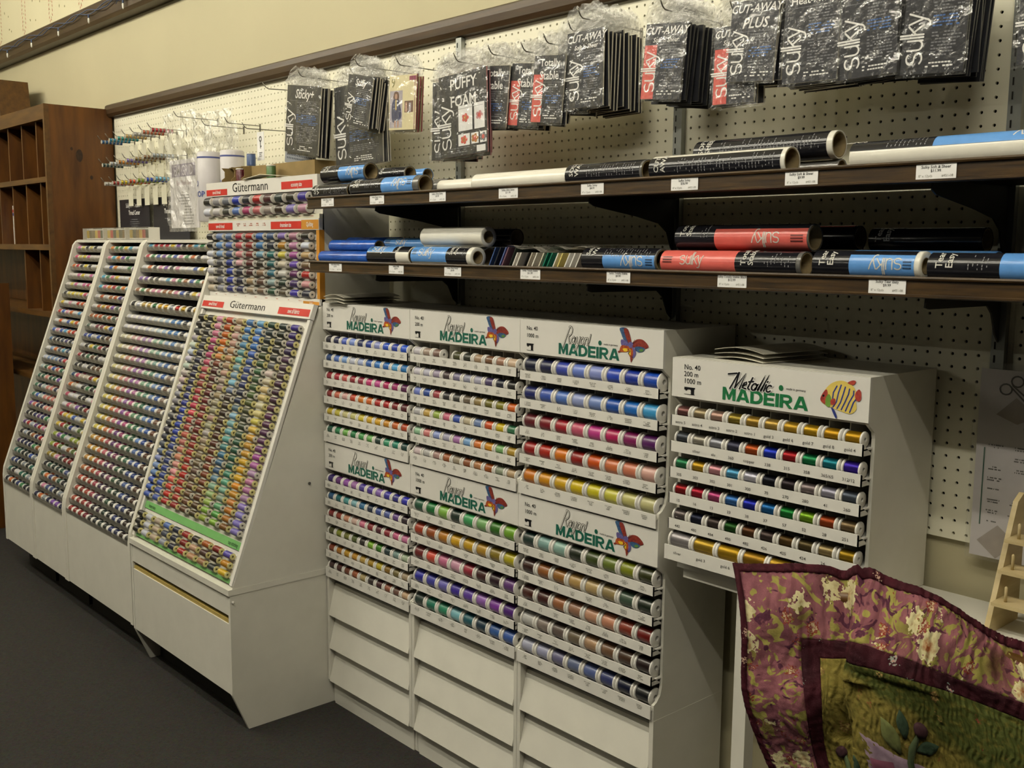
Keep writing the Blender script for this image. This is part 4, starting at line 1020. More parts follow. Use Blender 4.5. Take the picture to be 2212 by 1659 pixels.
# upper shelf
roll("black tube with blue label stacked at the upper shelf's left end", -1.138, -.905, -.272, 1.6935, .0262, M_greywrap, [(0, .42, *full, BK, "SUPER|SOLVY", 40, "vert"), (.42, .98, -60, 45, BL, "sulky", 5, "flip"), (.42, .98, 45, 200, BK)])
roll("black tube at the front left corner of the upper shelf", -1.135, -.945, -.308, S1 + .0225, .0225, M_greywrap, [(0, .99, *full, BK, "SOLVY|VY", 10, "vert")])
roll("clear-wrapped tube with blue label in front on the upper shelf's left", -.940, -.612, -.300, S1 + .0265, .0262, M_greywrap, [(.02, .48, *full, BK, "SUPER|SOLVY", 30, "vert"), (.48, .92, -60, 110, BL, "sulky", 20, "flip")])
roll("dark support tube behind the left stack on the upper shelf", -1.130, -.72, -.225, S1 + .0250, .0247, M_greywrap, [(.0, .95, *full, BK)])
roll("short black tube lying behind the left stack, upper shelf", -1.00, -.862, -.165, S1 + .0745, .0215, M_greywrap, [(.0, .97, *full, BK, "SOLVY", 30, "vert")])
roll("dark tube under the rear stack on the upper shelf", -1.06, -.70, -.165, S1 + .0262, .0260, M_greywrap, [(.0, .95, *full, BK)])
roll("blue-wrapped tube at the back of the upper shelf's left", -1.00, -.850, -.110, S1 + .0725, .0200, BL)
roll("pale tube at the back under the blue one, upper shelf", -1.05, -.80, -.108, S1 + .0255, .0252, M_film)
roll("grey cellophane tube with open end beside the white roll", -.76, -.600, -.225, S1 + .0235, .0232, M_greywrap)
roll("short white tube left of the long white roll, upper shelf", -.590, -.445, -.262, S1 + .0195, .0192, M_film)
roll("long plain white roll on the upper shelf", -.432, -.098, -.272, S1 + .0235, .0232, M_film, core=False, rim=.9)
roll("black tube with cardboard end, middle of the upper shelf", -.088, .140, -.280, S1 + .0255, .0252, M_greywrap, [(0, .97, *full, BK, "SOLVY|WATER", 20, "vert")])
roll("long white-topped tube with black label on the upper shelf", .165, .492, -.285, S1 + .0270, .0268, M_film, [(0, .97, -70, 52, BK, "CUT|AWAY", 10, "vert")])
roll("tube with black label stacked behind the white-topped tube", .222, .545, -.212, S1 + .0590, .0265, M_film, [(0, .96, -70, 75, BK, "SOFT|SHEER", 20, "vert")])
roll("white tube lying at the back of the upper shelf under the stacked one", .24, .50, -.140, S1 + .0245, .0242, M_film)
for k, (xe, r_) in enumerate(((.548, .0160), (.590, .0135), (.640, .0115))):
    roll(f"{('largest', 'middle-sized', 'smallest')[k]} of three thin tubes ending beside the stacked roll, upper shelf", .40 + k * .02, xe, -.200 + k * .036 - .004, S1 + r_ + .0004, r_, (M_greywrap, M_film, BL)[k])
roll("white roll with black and blue label, right end of the upper shelf", .618, 1.06, -.278, S1 + .0262, .0258, M_film, [(0, .34, 20, 120, BK, "SOFT", 60, "flip"), (.34, .97, 20, 120, BL, "sulky", 62, "flip")])
# lower shelf
roll("bright blue bagged roll in front, lower shelf's left end", -1.128, -.872, -.297, S2 + .0192, .0188, M_deepblue, core=False, rim=.9)
roll("bright blue bagged roll stacked second, lower shelf's left end", -1.125, -.880, -.262, S2 + .0520, .0190, M_deepblue)
roll("blue bagged roll on the board behind, lower shelf's left end", -1.125, -.86, -.222, S2 + .0200, .0190, M_deepblue)
roll("dark blue bagged roll at the back, lower shelf's left end", -1.12, -.855, -.205, S2 + .0610, .0190, M_deepblue)
roll("blue label roll behind the front pair, lower shelf", -.900, -.700, -.215, S2 + .0560, .0205, M_film, [(0, .97, *full, BL, "sulky", 30, "up")])
roll("white roll on the board behind the blue labelled pair", -.84, -.44, -.224, S2 + .0262, .0258, M_film)
roll("blue and black wrapped roll, left of the front pair", -.866, -.668, -.292, S2 + .0262, .0258, M_film, [(0, .62, 25, 150, BL, "sulky", 55, "up"), (0, .70, -80, 25, BK), (.62, .99, 25, 150, BK, "Stiffy", 50, "vert")])
roll("blue and black wrapped roll with thick white end, right of the front pair", -.660, -.408, -.290, S2 + .0262, .0258, M_film, [(0, .60, -30, 140, BL, "sulky", 30, "up"), (.60, .93, -60, 160, BK, "Stiffy|Away", 40, "vert")], rim=.36)
roll("plain white roll stacked on top, lower shelf", -.668, -.412, -.252, S2 + .0785, .0262, M_film, rim=.40)
roll("dark tube end behind the plain white roll", -.62, -.385, -.178, S2 + .0770, .0235, M_blackwrap)
roll("pale tube under the rear dark tube, lower shelf", -.62, -.40, -.165, S2 + .0262, .0258, M_film)
roll("black tube with blue label beside the coral roll, lower shelf", -.022, .194, -.290, S2 + .0262, .0258, M_greywrap, [(0, .98, 25, 200, BK, "Solvy|WATER", 50, "vert"), (0, .30, -80, 25, BK), (.30, .98, -80, 25, BL, "sulky", -5, "flip")])
roll("coral and black wrapped roll in front, lower shelf", .203, .535, -.288, S2 + .0245, .0240, M_greywrap, [(.0, .56, *full, RD, "sulky", 15, "up"), (.56, .97, *full, BK, "Totally|Stable", 20, "vert")])
roll("black and coral roll stacked above the front coral one", .212, .528, -.252, S2 + .0740, .0262, M_greywrap, [(0, .32, *full, BK, "Totally|Stable", 35, "vert"), (.32, .99, -80, 42, RD, "sulky", 0, "flip"), (.32, .99, 42, 200, BK)])
roll("black tube lying behind the coral stack, lower shelf", .24, .56, -.212, S2 + .0250, .0246, M_greywrap, [(0, .98, *full, BK)])
roll("dark roll with red stripe at the back, lower shelf", .40, .548, -.125, S2 + .0760, .0235, M_blackwrap, [(.2, .95, 60, 100, RD)])
roll("black roll on the board at the back, lower shelf", .36, .548, -.120, S2 + .0262, .0258, M_blackwrap)
roll("black and blue tear-away roll with white end, left of two", .560, .764, -.288, S2 + .0256, .0252, M_film, [(0, .36, *full, BK, "Tear|Easy", 25, "vert"), (.36, .95, -80, 45, BL, "sulky", 5, "flip"), (.36, .95, 45, 75, BK), (.36, .95, 75, 200, BL)], rim=.42)
roll("black and blue tear-away roll at the frame's right edge", .778, 1.060, -.292, S2 + .0245, .0240, M_film, [(0, .42, *full, BK, "Tear|Easy", 25, "vert"), (.42, .97, *full, BL, "sulky", 10, "flip")], rim=.3)
roll("blue wrapped roll behind the two tear-away rolls", .60, .86, -.232, S2 + .0262, .0258, BL)
roll("dark wrapped roll at the back under the right bracket", .585, .800, -.140, S2 + .0710, .0225, M_blackwrap, [(0, .3, *full, BK, "Tear|Easy", 20, "vert")])
roll("black roll on the board at the back right, lower shelf", .58, .82, -.140, S2 + .0243, .0239, M_blackwrap)
# flat packets leaning in a row between the rolls
pk_r = random.Random(9)
PKC = "40588c 2a2c34 5a6aa0 7a5a6a 202a24 d8d4cc e0dcd4 18181c b8b0a0 e4e0d8 cfc8b4 1c6c58 1c6c58 e6e2da d8c878 e4e2dc e8e6e0 d4d0c8".split()
for k, h in enumerate(PKC):
    x = -.352 + k * .0175; lean = .55
    mb = MB(); w_, t_ = .085, .0018; hh = .052 if k < 5 else .040
    mb.prism([(0, 0), (t_ * 2, 0), (t_ * 2 + hh * lean, hh), (hh * lean, hh)], -w_, 0, 'y')
    o = mb.obj("flat_packet", mat("packet_" + h, h, .3, noise=.08), label=f"{cname(h)} flat packet, {ORD[k + 1]} in the leaning row on the lower shelf", cat="packet", group="flat packets leaning on the lower shelf", loc=(x - .02, -.200 - pk_r.uniform(0, .01), S2 + .0003))
mb = MB(); ng = 16
for i in range(ng + 1):
    for j in range(5): mb.v.append((-.315 + i * .262 / ng, -.285 + j * .055, S2 + .050 + .006 * math.sin(i * 1.3 + j) + .004 * math.sin(i * .6)))
mb.f = [(i * 5 + j, (i + 1) * 5 + j, (i + 1) * 5 + j + 1, i * 5 + j + 1) for i in range(ng) for j in range(4)]; mb.m = [0] * len(mb.f); mb.s = [True] * len(mb.f)
mb.obj("clear_packet_sleeve", clear_mat("sleeve_film", "d8d2c4", .5, .15, bump=.8, scale=50), label="crumpled clear sleeve lying over the leaning flat packets", cat="plastic sleeve")
# ------------------------------------------------------------------ hanging packs on pegboard hooks
M_cardblk = mat("black_card", "2b2c31", .32, noise=.1, scale=25)
M_cardedge = mat("card_edge", "cfc9b8", .7, noise=.05)
M_cardred = mat("coral_card", "d85c52", .35, noise=.05)
M_blueink = mat("blue_ink", "3a66a8", .5, noise=.05)
M_pinkedge = mat("pink_edge", "b87c80", .6, noise=.05)
M_pattern = mat("cream_pattern_card", "e8dcae", .5, noise=.04)
def rot_txt(x0, z0): return lambda a, b_: (x0 - b_, -.0030, z0 + a)
def card_print(w, h, title, red=False, italic=False, pics=False, sol=False):
    """white printing on a pack front: upright brand along the left edge, title, small text"""
    mb = MB(); sh = h * .235; x0 = -w * .5 + (.040 if w < .16 else .052) - .004
    ln = SULKY_W * sh
    if red: mb.flat([(-w / 2 + .001, -h / 2 + .001), (-w / 2 + .036, -h / 2 + .001), (-w / 2 + .036, h * .22), (-w / 2 + .001, h * .22)], [(0, 1, 2, 3)], lambda a, b_: (a, -.0026, b_), 2)
    sx0 = -w / 2 + sh * .95
    mb.strokes(SULKY, .085, lambda a, b_: (sx0 - b_, -.0030, -h * .40 + a), 0, sh, sh)
    z = h / 2
    for i, (t, col) in enumerate(title):
        sz = min(.028 if w < .16 else .040, w * .92 / max(3, len(t)) * 1.75)
        z -= sz * 1.0
        v, f = text2d(t, sz, .016, align='CENTER', shear=.28 if italic else 0); mb.flat(v, f, lambda a, b_: (a + w * .02, -.0030, z + b_), col)
        z -= sz * .12
    rr_ = random.Random(int(w * 1e4) + len(title[0][0])); lx = -w / 2 + sh * 1.35; lw = w / 2 - lx - .006
    def para(zt, zb, m, dz=.0055):
        zz = zt
        while zz > zb:
            n = 8; ll = lw * rr_.uniform(.7, 1.0)
            for k in range(n):
                if rr_.random() < .8: mb.flat([(lx + ll * k / n, zz), (lx + ll * (k + .82) / n, zz), (lx + ll * (k + .82) / n, zz + dz * .45), (lx + ll * k / n, zz + dz * .45)], [(0, 1, 2, 3)], lambda a, b_: (a, -.0028, b_), m)
            zz -= dz
    mb.flat([(-w * .42, z - .004), (w * .42, z - .004), (w * .42, z - .0030), (-w * .42, z - .0030)], [(0, 1, 2, 3)], lambda a, b_: (a, -.0028, b_), 3)
    if pics:
        for (xa, xb, za, zb, c) in ((-.018, .040, -.044, .022, 2), (.048, .090, -.044, .022, 5), (-.020, .028, -.082, -.052, 2), (.034, .064, -.081, -.053, 6), (.070, .096, -.081, -.053, 3)):
            mb.flat([(xa, za), (xb, za), (xb, zb), (xa, zb)], [(0, 1, 2, 3)], lambda a, b_: (a, -.0027, b_), 4)
            for k in range(5):
                a0 = k * 1.26; px, pz = (xa + xb) / 2 + .009 * math.cos(a0), (za + zb) / 2 + .007 * math.sin(a0)
                mb.flat([(px + q[0], pz + q[1]) for q in arc(0, 0, .006, .005, 0, 360, 8)[:-1]], [tuple(range(8))], lambda a, b_: (a, -.0029 - k * 2e-5, b_), c)
            mb.flat([((xa + xb) / 2 + q[0], (za + zb) / 2 + q[1]) for q in arc(0, 0, .006, .006, 0, 360, 8)[:-1]], [tuple(range(8))], lambda a, b_: (a, -.0031, b_), 6 if c == 2 else 2)
        lx, lw = -w * .42, w * .62; para(-h * .41, -h * .47, 3); 
        mb.flat([(w * .28, -h * .48), (w * .46, -h * .48), (w * .46, -h * .405), (w * .28, -h * .405)], [(0, 1, 2, 3)], lambda a, b_: (a, -.0029, b_), 4)
    else:
        para(z - .010, z - h * .20, 3); para(z - h * .23, z - h * .36, 1); para(z - h * .40, -h * .34, 3)
        lx, lw = -w * .1, w * .52; para(-h * .40, -h * .46, 0, .006)
    return mb
CPM = [M_whiteink, M_blueink, M_cardred, mat("silver_ink", "76777b", .5, noise=.03), M_label, mat("rose_ink", "c88c90", .5, noise=.1), mat("ochre_ink", "b87838", .5, noise=.1)]
_packs = {}
def pack_meshes(key, w, h, title, red, italic, pics, facem, edgem):
    if key in _packs: return _packs[key]
    c = MB(); c.box(-w / 2, w / 2, -.0024, .0020, -h / 2, h / 2, 1)
    o = len(c.v); c.v += [(-w / 2, -.00245, -h / 2), (w / 2, -.00245, -h / 2), (w / 2, -.00245, h / 2), (-w / 2, -.00245, h / 2)]; c.f.append((o, o + 1, o + 2, o + 3)); c.m.append(0); c.s.append(False)
    card = c.mesh("card", [facem, edgem])
    pr_ = card_print(w, h, title, red, italic, pics).mesh("print", CPM) if title else None
    rb = random.Random(len(key)); bags = []
    for kind_ in (0, 1):
        nx, nz = (8, 12) if kind_ == 0 else (10, 6); b = MB()
        za, zb = (-h / 2 - .006, h / 2 + .002) if kind_ == 0 else (h / 2 + .0025, h / 2 + .058)
        for j in range(nz + 1):
            for i in range(nx + 1):
                u, t = i / nx, j / nz; k_ = 1 if kind_ == 0 else 1 - .35 * t * t
                amp = .0016 if kind_ == 0 else .0045
                b.v.append(((u - .5) * (w + .014) * k_, -.0048 + rb.uniform(-1, 1) * amp, za + (zb - za) * t + (rb.uniform(-.004, .004) if kind_ and 0 < j else 0)))
        b.f = [(j * (nx + 1) + i, j * (nx + 1) + i + 1, (j + 1) * (nx + 1) + i + 1, (j + 1) * (nx + 1) + i) for j in range(nz) for i in range(nx)]
        b.m = [0] * len(b.f); b.s = [kind_ == 0] * len(b.f); bags.append(b.mesh("bag", M_bag if kind_ == 0 else M_bagtop))
    _packs[key] = (card, pr_, bags); return _packs[key]
hk_me = {}
def hook(x, z, L, where, group="wire hooks on the pegboard", dx=0.0):
    o = empty("peg_hook", (x, 0, z), label=where, cat="hook", group=group)
    MB().tube([(0, .004, 0), (0, -.004, 0), (dx * .5, -L * .5, 0), (dx, -L, 0), (dx * 1.05, -L - .008, .005), (dx * 1.12, -L - .018, .020)], .0016, 6).obj("wire", M_steel, o)
    MB().box(-.004, .004, -.002, -.0005, -.02, .008).obj("base_clip", M_steel, o)
    return o
rp = random.Random(31)
def stack(key, xc, zc, w, h, lean, n, title, what, red=False, italic=False, pics=False, yf=-.190, dy=.0105, facem=None, edgem=None, hz=None, hang=True, fan=.10):
    facem = facem or M_cardblk; edgem = edgem or M_cardedge
    card, pr_, bags = pack_meshes(key, w, h, title, red, italic, pics, facem, edgem)
    a = math.atan(lean); yaw0 = rp.uniform(-.02, .03); hz = hz or (zc + h / 2 + .030)
    for k in range(n):
        y = yf + k * dy
        roll_ = a + (rp.uniform(-.05, .05) if k else 0); yaw = yaw0 + (rp.uniform(-.015, .015) if k else 0)
        # the packs swing about the hook that runs through their header
        piv = Vector((xc + (hz - zc) * math.tan(a), y, hz)); off = Vector((0, 0, -(hz - zc) / math.cos(a)))
        Rm = Matrix.Rotation(roll_, 4, 'Y')
        dz = rp.uniform(-.008, .004) if k else 0
        p = piv + (Rm @ off) + Vector((rp.uniform(-.004, .004) * (k > 0), 0, dz))
        lab = f"{what}, front pack on its hook" if k == 0 else f"{what}, {ORD[k + 1]} pack back on its hook"
        t = empty("stabilizer_pack", p, label=lab, cat="pack", group=f"packs hanging behind the {what}" if n > 1 else "single packs on the pegboard")
        t.rotation_euler = (0, roll_, yaw)
        cd = put("card", card, t)
        if k == 0 and pr_ is not None: put("print", pr_, cd, kind="stuff")
        if k == 0 or n < 4: put("bag", bags[0], t)
        put("bag_header", bags[1], t)
    if hang: hook(piv.x, hz - .004, abs(yf) + .012, f"wire peg hook carrying the {what}")
W0, B1 = 0, 1
stack("sticky", -1.412, 1.888, .216, .215, .14, 5, [("Sticky+", 0)], "leftmost black pack with slanting script", italic=True)
stack("paper", -1.150, 1.857, .250, .249, -.03, 3, [("Paper", 0), ("Solvy", 1)], "big black pack hanging lowest at left", yf=-.150)
stack("stiffy", -1.065, 1.911, .126, .147, .22, 6, [("Stiffy", 0)], "small black pack over the big low pack", italic=True, yf=-.205)
stack("puffy_b", -.640, 1.824, .190, .210, .02, 3, [("PUFFY", 0), ("FOAM", 0)], "foam pack half hidden behind its twin", pics=True, yf=-.178, edgem=M_pinkedge)
stack("puffy", -.559, 1.829, .199, .214, -.04, 3, [("PUFFY", 0), ("FOAM", 0)], "black foam pack with flower pictures", pics=True, yf=-.216, edgem=M_pinkedge)
stack("ts1", -.456, 1.865, .113, .152, .10, 5, [("Totally", 0), ("Stable", 0)], "black pack right beside the foam packs", yf=-.200)
stack("ts2", -.346, 1.859, .111, .152, .12, 5, [("Totally", 0), ("Stable", 0)], "coral striped pack, left of two", red=True)
stack("ts3", -.254, 1.862, .108, .158, .10, 4, [("Totally", 0), ("Stable", 0)], "coral striped pack, right of two", red=True, yf=-.200)
stack("cut0", -.190, 1.884, .110, .159, .08, 4, [("Tear", 0), ("Easy", 0)], "black pack half behind the fat middle stack", yf=-.180)
stack("cut1", -.135, 1.896, .118, .174, .0, 11, [("CUT-AWAY", 0), ("Soft 'n Sheer", 0)], "fat middle stack of white-edged packs", italic=True, yf=-.195, dy=.0135)
stack("cutred", .096, 1.885, .112, .160, .09, 11, [("CUT-AWAY", 0), ("Soft 'n Sheer", 0)], "coral striped dark stack right of centre", red=True, italic=True, yf=-.190, dy=.0125, edgem=M_cardblk)
stack("cutred2", .272, 1.859, .105, .157, .02, 3, [("CUT-AWAY", 0), ("Soft 'n Sheer", 0)], "coral striped pack half covered at left", red=True, italic=True, yf=-.172)
stack("cutplus", .328, 1.896, .112, .157, .07, 9, [("CUT-AWAY", 0), ("PLUS", 0)], "black pack right of the coral packs", italic=True, yf=-.192, dy=.0125)
stack("heat", .460, 1.886, .118, .168, .01, 9, [("Heat-Away", 0)], "third black pack from right", yf=-.190, dy=.0130)
stack("solvy", .580, 1.882, .112, .168, -.03, 7, [("Solvy", 1)], "second black pack from right", yf=-.190, dy=.0125, edgem=M_cardblk)
stack("solvy2", .706, 1.872, .113, .165, .04, 9, [("Solvy", 1)], "glossy black pack nearest the right standard", yf=-.190, dy=.0125, edgem=M_cardblk)
stack("last", .905, 1.868, .113, .165, .0, 4, [("Solvy", 1)], "black pack beyond the right standard", yf=-.190, dy=.012, edgem=M_cardblk)
# sewing pattern envelopes
stack("pattern", -.862, 1.890, .126, .152, .05, 3, None, "cream pattern envelope with model photo", facem=M_pattern, edgem=mat("burgundy_edge", "8a3038", .6, noise=.05), yf=-.190)
o = [x for x in bpy.data.objects if x.name.startswith("stabilizer_pack") and x.get("label", "").startswith("cream pattern envelope") and "front" in x["label"]][0]
mb = MB(); fl = lambda l: (lambda a, b_: (a, -.0027 - l, b_))
def rc(x0, x1, z0, z1, m, l=0.0): mb.flat([(x0, z0), (x1, z0), (x1, z1), (x0, z1)], [(0, 1, 2, 3)], fl(l), m)
rc(-.060, .000, -.070, .034, 0)
mb.flat(spline([(-.046, -.052), (-.050, -.01), (-.040, .012), (-.022, .014), (-.010, -.005), (-.004, -.040), (-.020, -.050)]), [tuple(range(35))], fl(.0002), 1)
mb.flat(spline([(-.042, .012), (-.040, .028), (-.028, .032), (-.018, .026), (-.018, .010)]), [tuple(range(25))], fl(.0003), 2)
mb.flat([(-.030 + q[0], .018 + q[1]) for q in arc(0, 0, .006, .008, 0, 360, 10)[:-1]], [tuple(range(10))], fl(.0004), 3)
rc(-.033, -.027, -.020, .008, 4, .0004); rc(-.036, -.030, -.069, -.050, 3, .0003); rc(-.022, -.016, -.069, -.050, 3, .0003)
rc(.010, .050, -.028, .004, 2, .0001); rc(.014, .022, -.026, .000, 3, .0002); rc(.030, .040, -.026, -.002, 0, .0002)
rc(.030, .062, .060, .072, 5, .0001); rc(.055, .0575, -.075, .060, 5, .0001)
v, f = text2d("9", .036, .01); mb.flat([(x - .054, y + .044) for x, y in v], f, fl(.0001), 6)
mb.obj("picture_print", [mat("photo_lilac", "b8b0b8", .5, noise=.1), mat("photo_navy", "28305a", .5, noise=.15), mat("photo_brown", "6b4a3c", .5, noise=.15), mat("photo_skin", "c49a82", .5, noise=.05), mat("photo_gold", "c8b060", .5, noise=.1), mat("photo_wine", "8a3050", .5, noise=.1), mat("olive_script", "8c8440", .5, noise=.1)], [c for c in o.children if c.name.startswith("card")][0], kind="stuff")
# transparent grid sheet and a lone card at left
gs = empty("grid_sheet", (-1.545, -.115, 1.885), label="grey dotted grid template sheet hanging left of the script pack", cat="template sheet")
MB().box(-.10, .10, -.001, .001, -.13, .13).obj("sheet", clear_mat("grid_film", "9aa0ac", .8, .3), gs)
mb = MB()
for i in range(16):
    for j in range(21): mb.box(-.085 + i * .0113, -.079 + i * .0113, -.0016, -.0011, -.115 + j * .0113, -.109 + j * .0113)
mb.obj("grid_marks", mat("grid_ink", "4c5260", .5, noise=.05), gs, kind="stuff"); gs.rotation_euler = (0, .16, 0)
hook(-1.575, 2.010, .19, "wire peg hook carrying the grey grid template sheet", dx=-.06)
hook(-1.80, 1.895, .17, "wire peg hook with one small white hang tag", dx=-.03)
ht = empty("hang_tag", (-1.825, -.12, 1.842), label="small white hang tag with black key emblem on its own hook", cat="hang tag")
MB().box(-.024, .024, -.0006, .0006, -.055, .045).obj("card", M_label, ht)
mb = MB(); mb.strokes([arc(0, .020, .008, .008, 0, 360, 10), [(0, .012), (0, -.012)], [(0, -.006), (.006, -.006)]], .004, lambda a, b_: (a, -.0012, b_), 0)
greek(mb, 0, -.0012, -.030, .03, .006, 3, rp); mb.obj("print", M_black, ht, kind="stuff")
for k, (x, z, t) in enumerate(((-.83, 2.002, "first"),)): hook(x, z, .05, "short yellow tipped wire hook beside the left standard")
# ------------------------------------------------------------------ quilt hung over a stand in the foreground
QP = np.array([[(0.7474, -0.7869, 1.0326), (0.8299, -0.7477, 1.0389), (0.8444, -0.7234, 1.0361), (0.9083, -0.7126, 1.048), (0.979, -0.7074, 1.0376), (1.0418, -0.6792, 1.0084), (1.1005, -0.6532, 0.991), (1.1896, -0.6118, 0.971)], [(0.7786, -0.8126, 0.9971), (0.856, -0.7797, 1.0002), (0.8701, -0.756, 0.9966), (0.9244, -0.7554, 1.0099), (0.9935, -0.7508, 1.0059), (1.0544, -0.7233, 0.9831), (1.1179, -0.6923, 0.9644), (1.2054, -0.6534, 0.9408)], [(0.7999, -0.8323, 0.9576), (0.8745, -0.8024, 0.9608), (0.8904, -0.7766, 0.9576), (0.9335, -0.7885, 0.971), (1.001, -0.7851, 0.9696), (1.0602, -0.7576, 0.9567), (1.131, -0.7196, 0.9325), (1.2173, -0.6823, 0.9077)], [(0.8024, -0.8351, 0.9291), (0.8752, -0.8069, 0.9343), (0.8947, -0.7768, 0.9323), (0.9352, -0.7913, 0.947), (1.0031, -0.7868, 0.9488), (1.0624, -0.7594, 0.9351), (1.1329, -0.721, 0.9141), (1.2195, -0.684, 0.886)], [(0.8135, -0.8507, 0.8772), (0.8887, -0.8189, 0.887), (0.9085, -0.7886, 0.8848), (0.9503, -0.8015, 0.8999), (1.0178, -0.7976, 0.9008), (1.0786, -0.7687, 0.8867), (1.1456, -0.7338, 0.868), (1.2282, -0.7006, 0.8433)], [(0.8376, -0.8375, 0.8085), (0.9068, -0.8119, 0.8199), (0.9117, -0.7989, 0.8141), (0.9574, -0.8071, 0.8314), (1.0263, -0.8006, 0.8377), (1.0885, -0.7693, 0.8275), (1.155, -0.7341, 0.8128), (1.2332, -0.7045, 0.795)], [(0.8775, -0.8257, 0.7337), (0.9332, -0.8148, 0.747), (0.9409, -0.7986, 0.741), (0.9829, -0.8104, 0.7606), (1.0488, -0.8068, 0.7697), (1.1102, -0.776, 0.7612), (1.174, -0.7436, 0.748), (1.2433, -0.7222, 0.7378)]])
QS = [0, .12, .155, .24, .36, .5, .65, .85]; QT = [0, .06, .12, .155, .25, .35, .5]
NS, NT = 150, 110
sg = np.linspace(0, .85, NS); tg = np.linspace(0, .5, NT)
tmp = np.stack([np.stack([np.interp(sg, QS, QP[j, :, k]) for k in range(3)], 1) for j in range(len(QT))], 0)      # (T, NS, 3)
Qg = np.stack([np.stack([np.interp(tg, QT, tmp[:, i, k]) for k in range(3)], 1) for i in range(NS)], 1)             # (NT, NS, 3)
for _ in range(45):
    q2 = Qg.copy(); q2[1:-1, 1:-1] = (Qg[:-2, 1:-1] + Qg[2:, 1:-1] + Qg[1:-1, :-2] + Qg[1:-1, 2:]) / 4
    q2[0, 1:-1] = (Qg[0, :-2] + Qg[0, 2:]) / 2; q2[1:-1, 0] = (Qg[:-2, 0] + Qg[2:, 0]) / 2; Qg = q2
du = np.gradient(Qg, axis=1); dv = np.gradient(Qg, axis=0); Nn = np.cross(dv, du); Nn /= np.linalg.norm(Nn, axis=2, keepdims=True)
cpos = np.array((1.593, -1.982, 1.477))
if ((cpos - Qg) * Nn).sum(2).mean() < 0: Nn = -Nn
SS, TT = np.meshgrid(sg, tg)
disp = .010 * np.sin(TT * 26 + SS * 9) * (SS < .24) * np.clip(SS * 8, 0, 1) + .007 * np.sin((TT - SS * .35) * 40) * (SS >= .24) * (TT < .17)
disp += -.016 * np.exp(-((SS - .205) / .018) ** 2) * (TT < .33) + .013 * np.exp(-((SS - .265) / .03) ** 2) * (TT < .2)
disp += .0016 * np.sin(SS * 330 + 4 * np.sin(TT * 60)) * np.sin(TT * 340 + 4 * np.sin(SS * 70))
disp += .006 * np.sin(SS * 17 + TT * 11) * (SS > .24)
Qf = Qg + Nn * disp[..., None]
def qpt(s, t, l=0.0):
    fi, fj = min(NS - 1.001, s / .85 * (NS - 1)), min(NT - 1.001, t / .5 * (NT - 1)); i, j = int(fi), int(fj); a, b_ = fi - i, fj - j
    w4 = ((1 - a) * (1 - b_), a * (1 - b_), (1 - a) * b_, a * b_); idx = ((j, i), (j, i + 1), (j + 1, i), (j + 1, i + 1))
    p = sum(Qf[q] * w_ for q, w_ in zip(idx, w4)); n = sum(Nn[q] * w_ for q, w_ in zip(idx, w4)); return tuple(p + n * l)
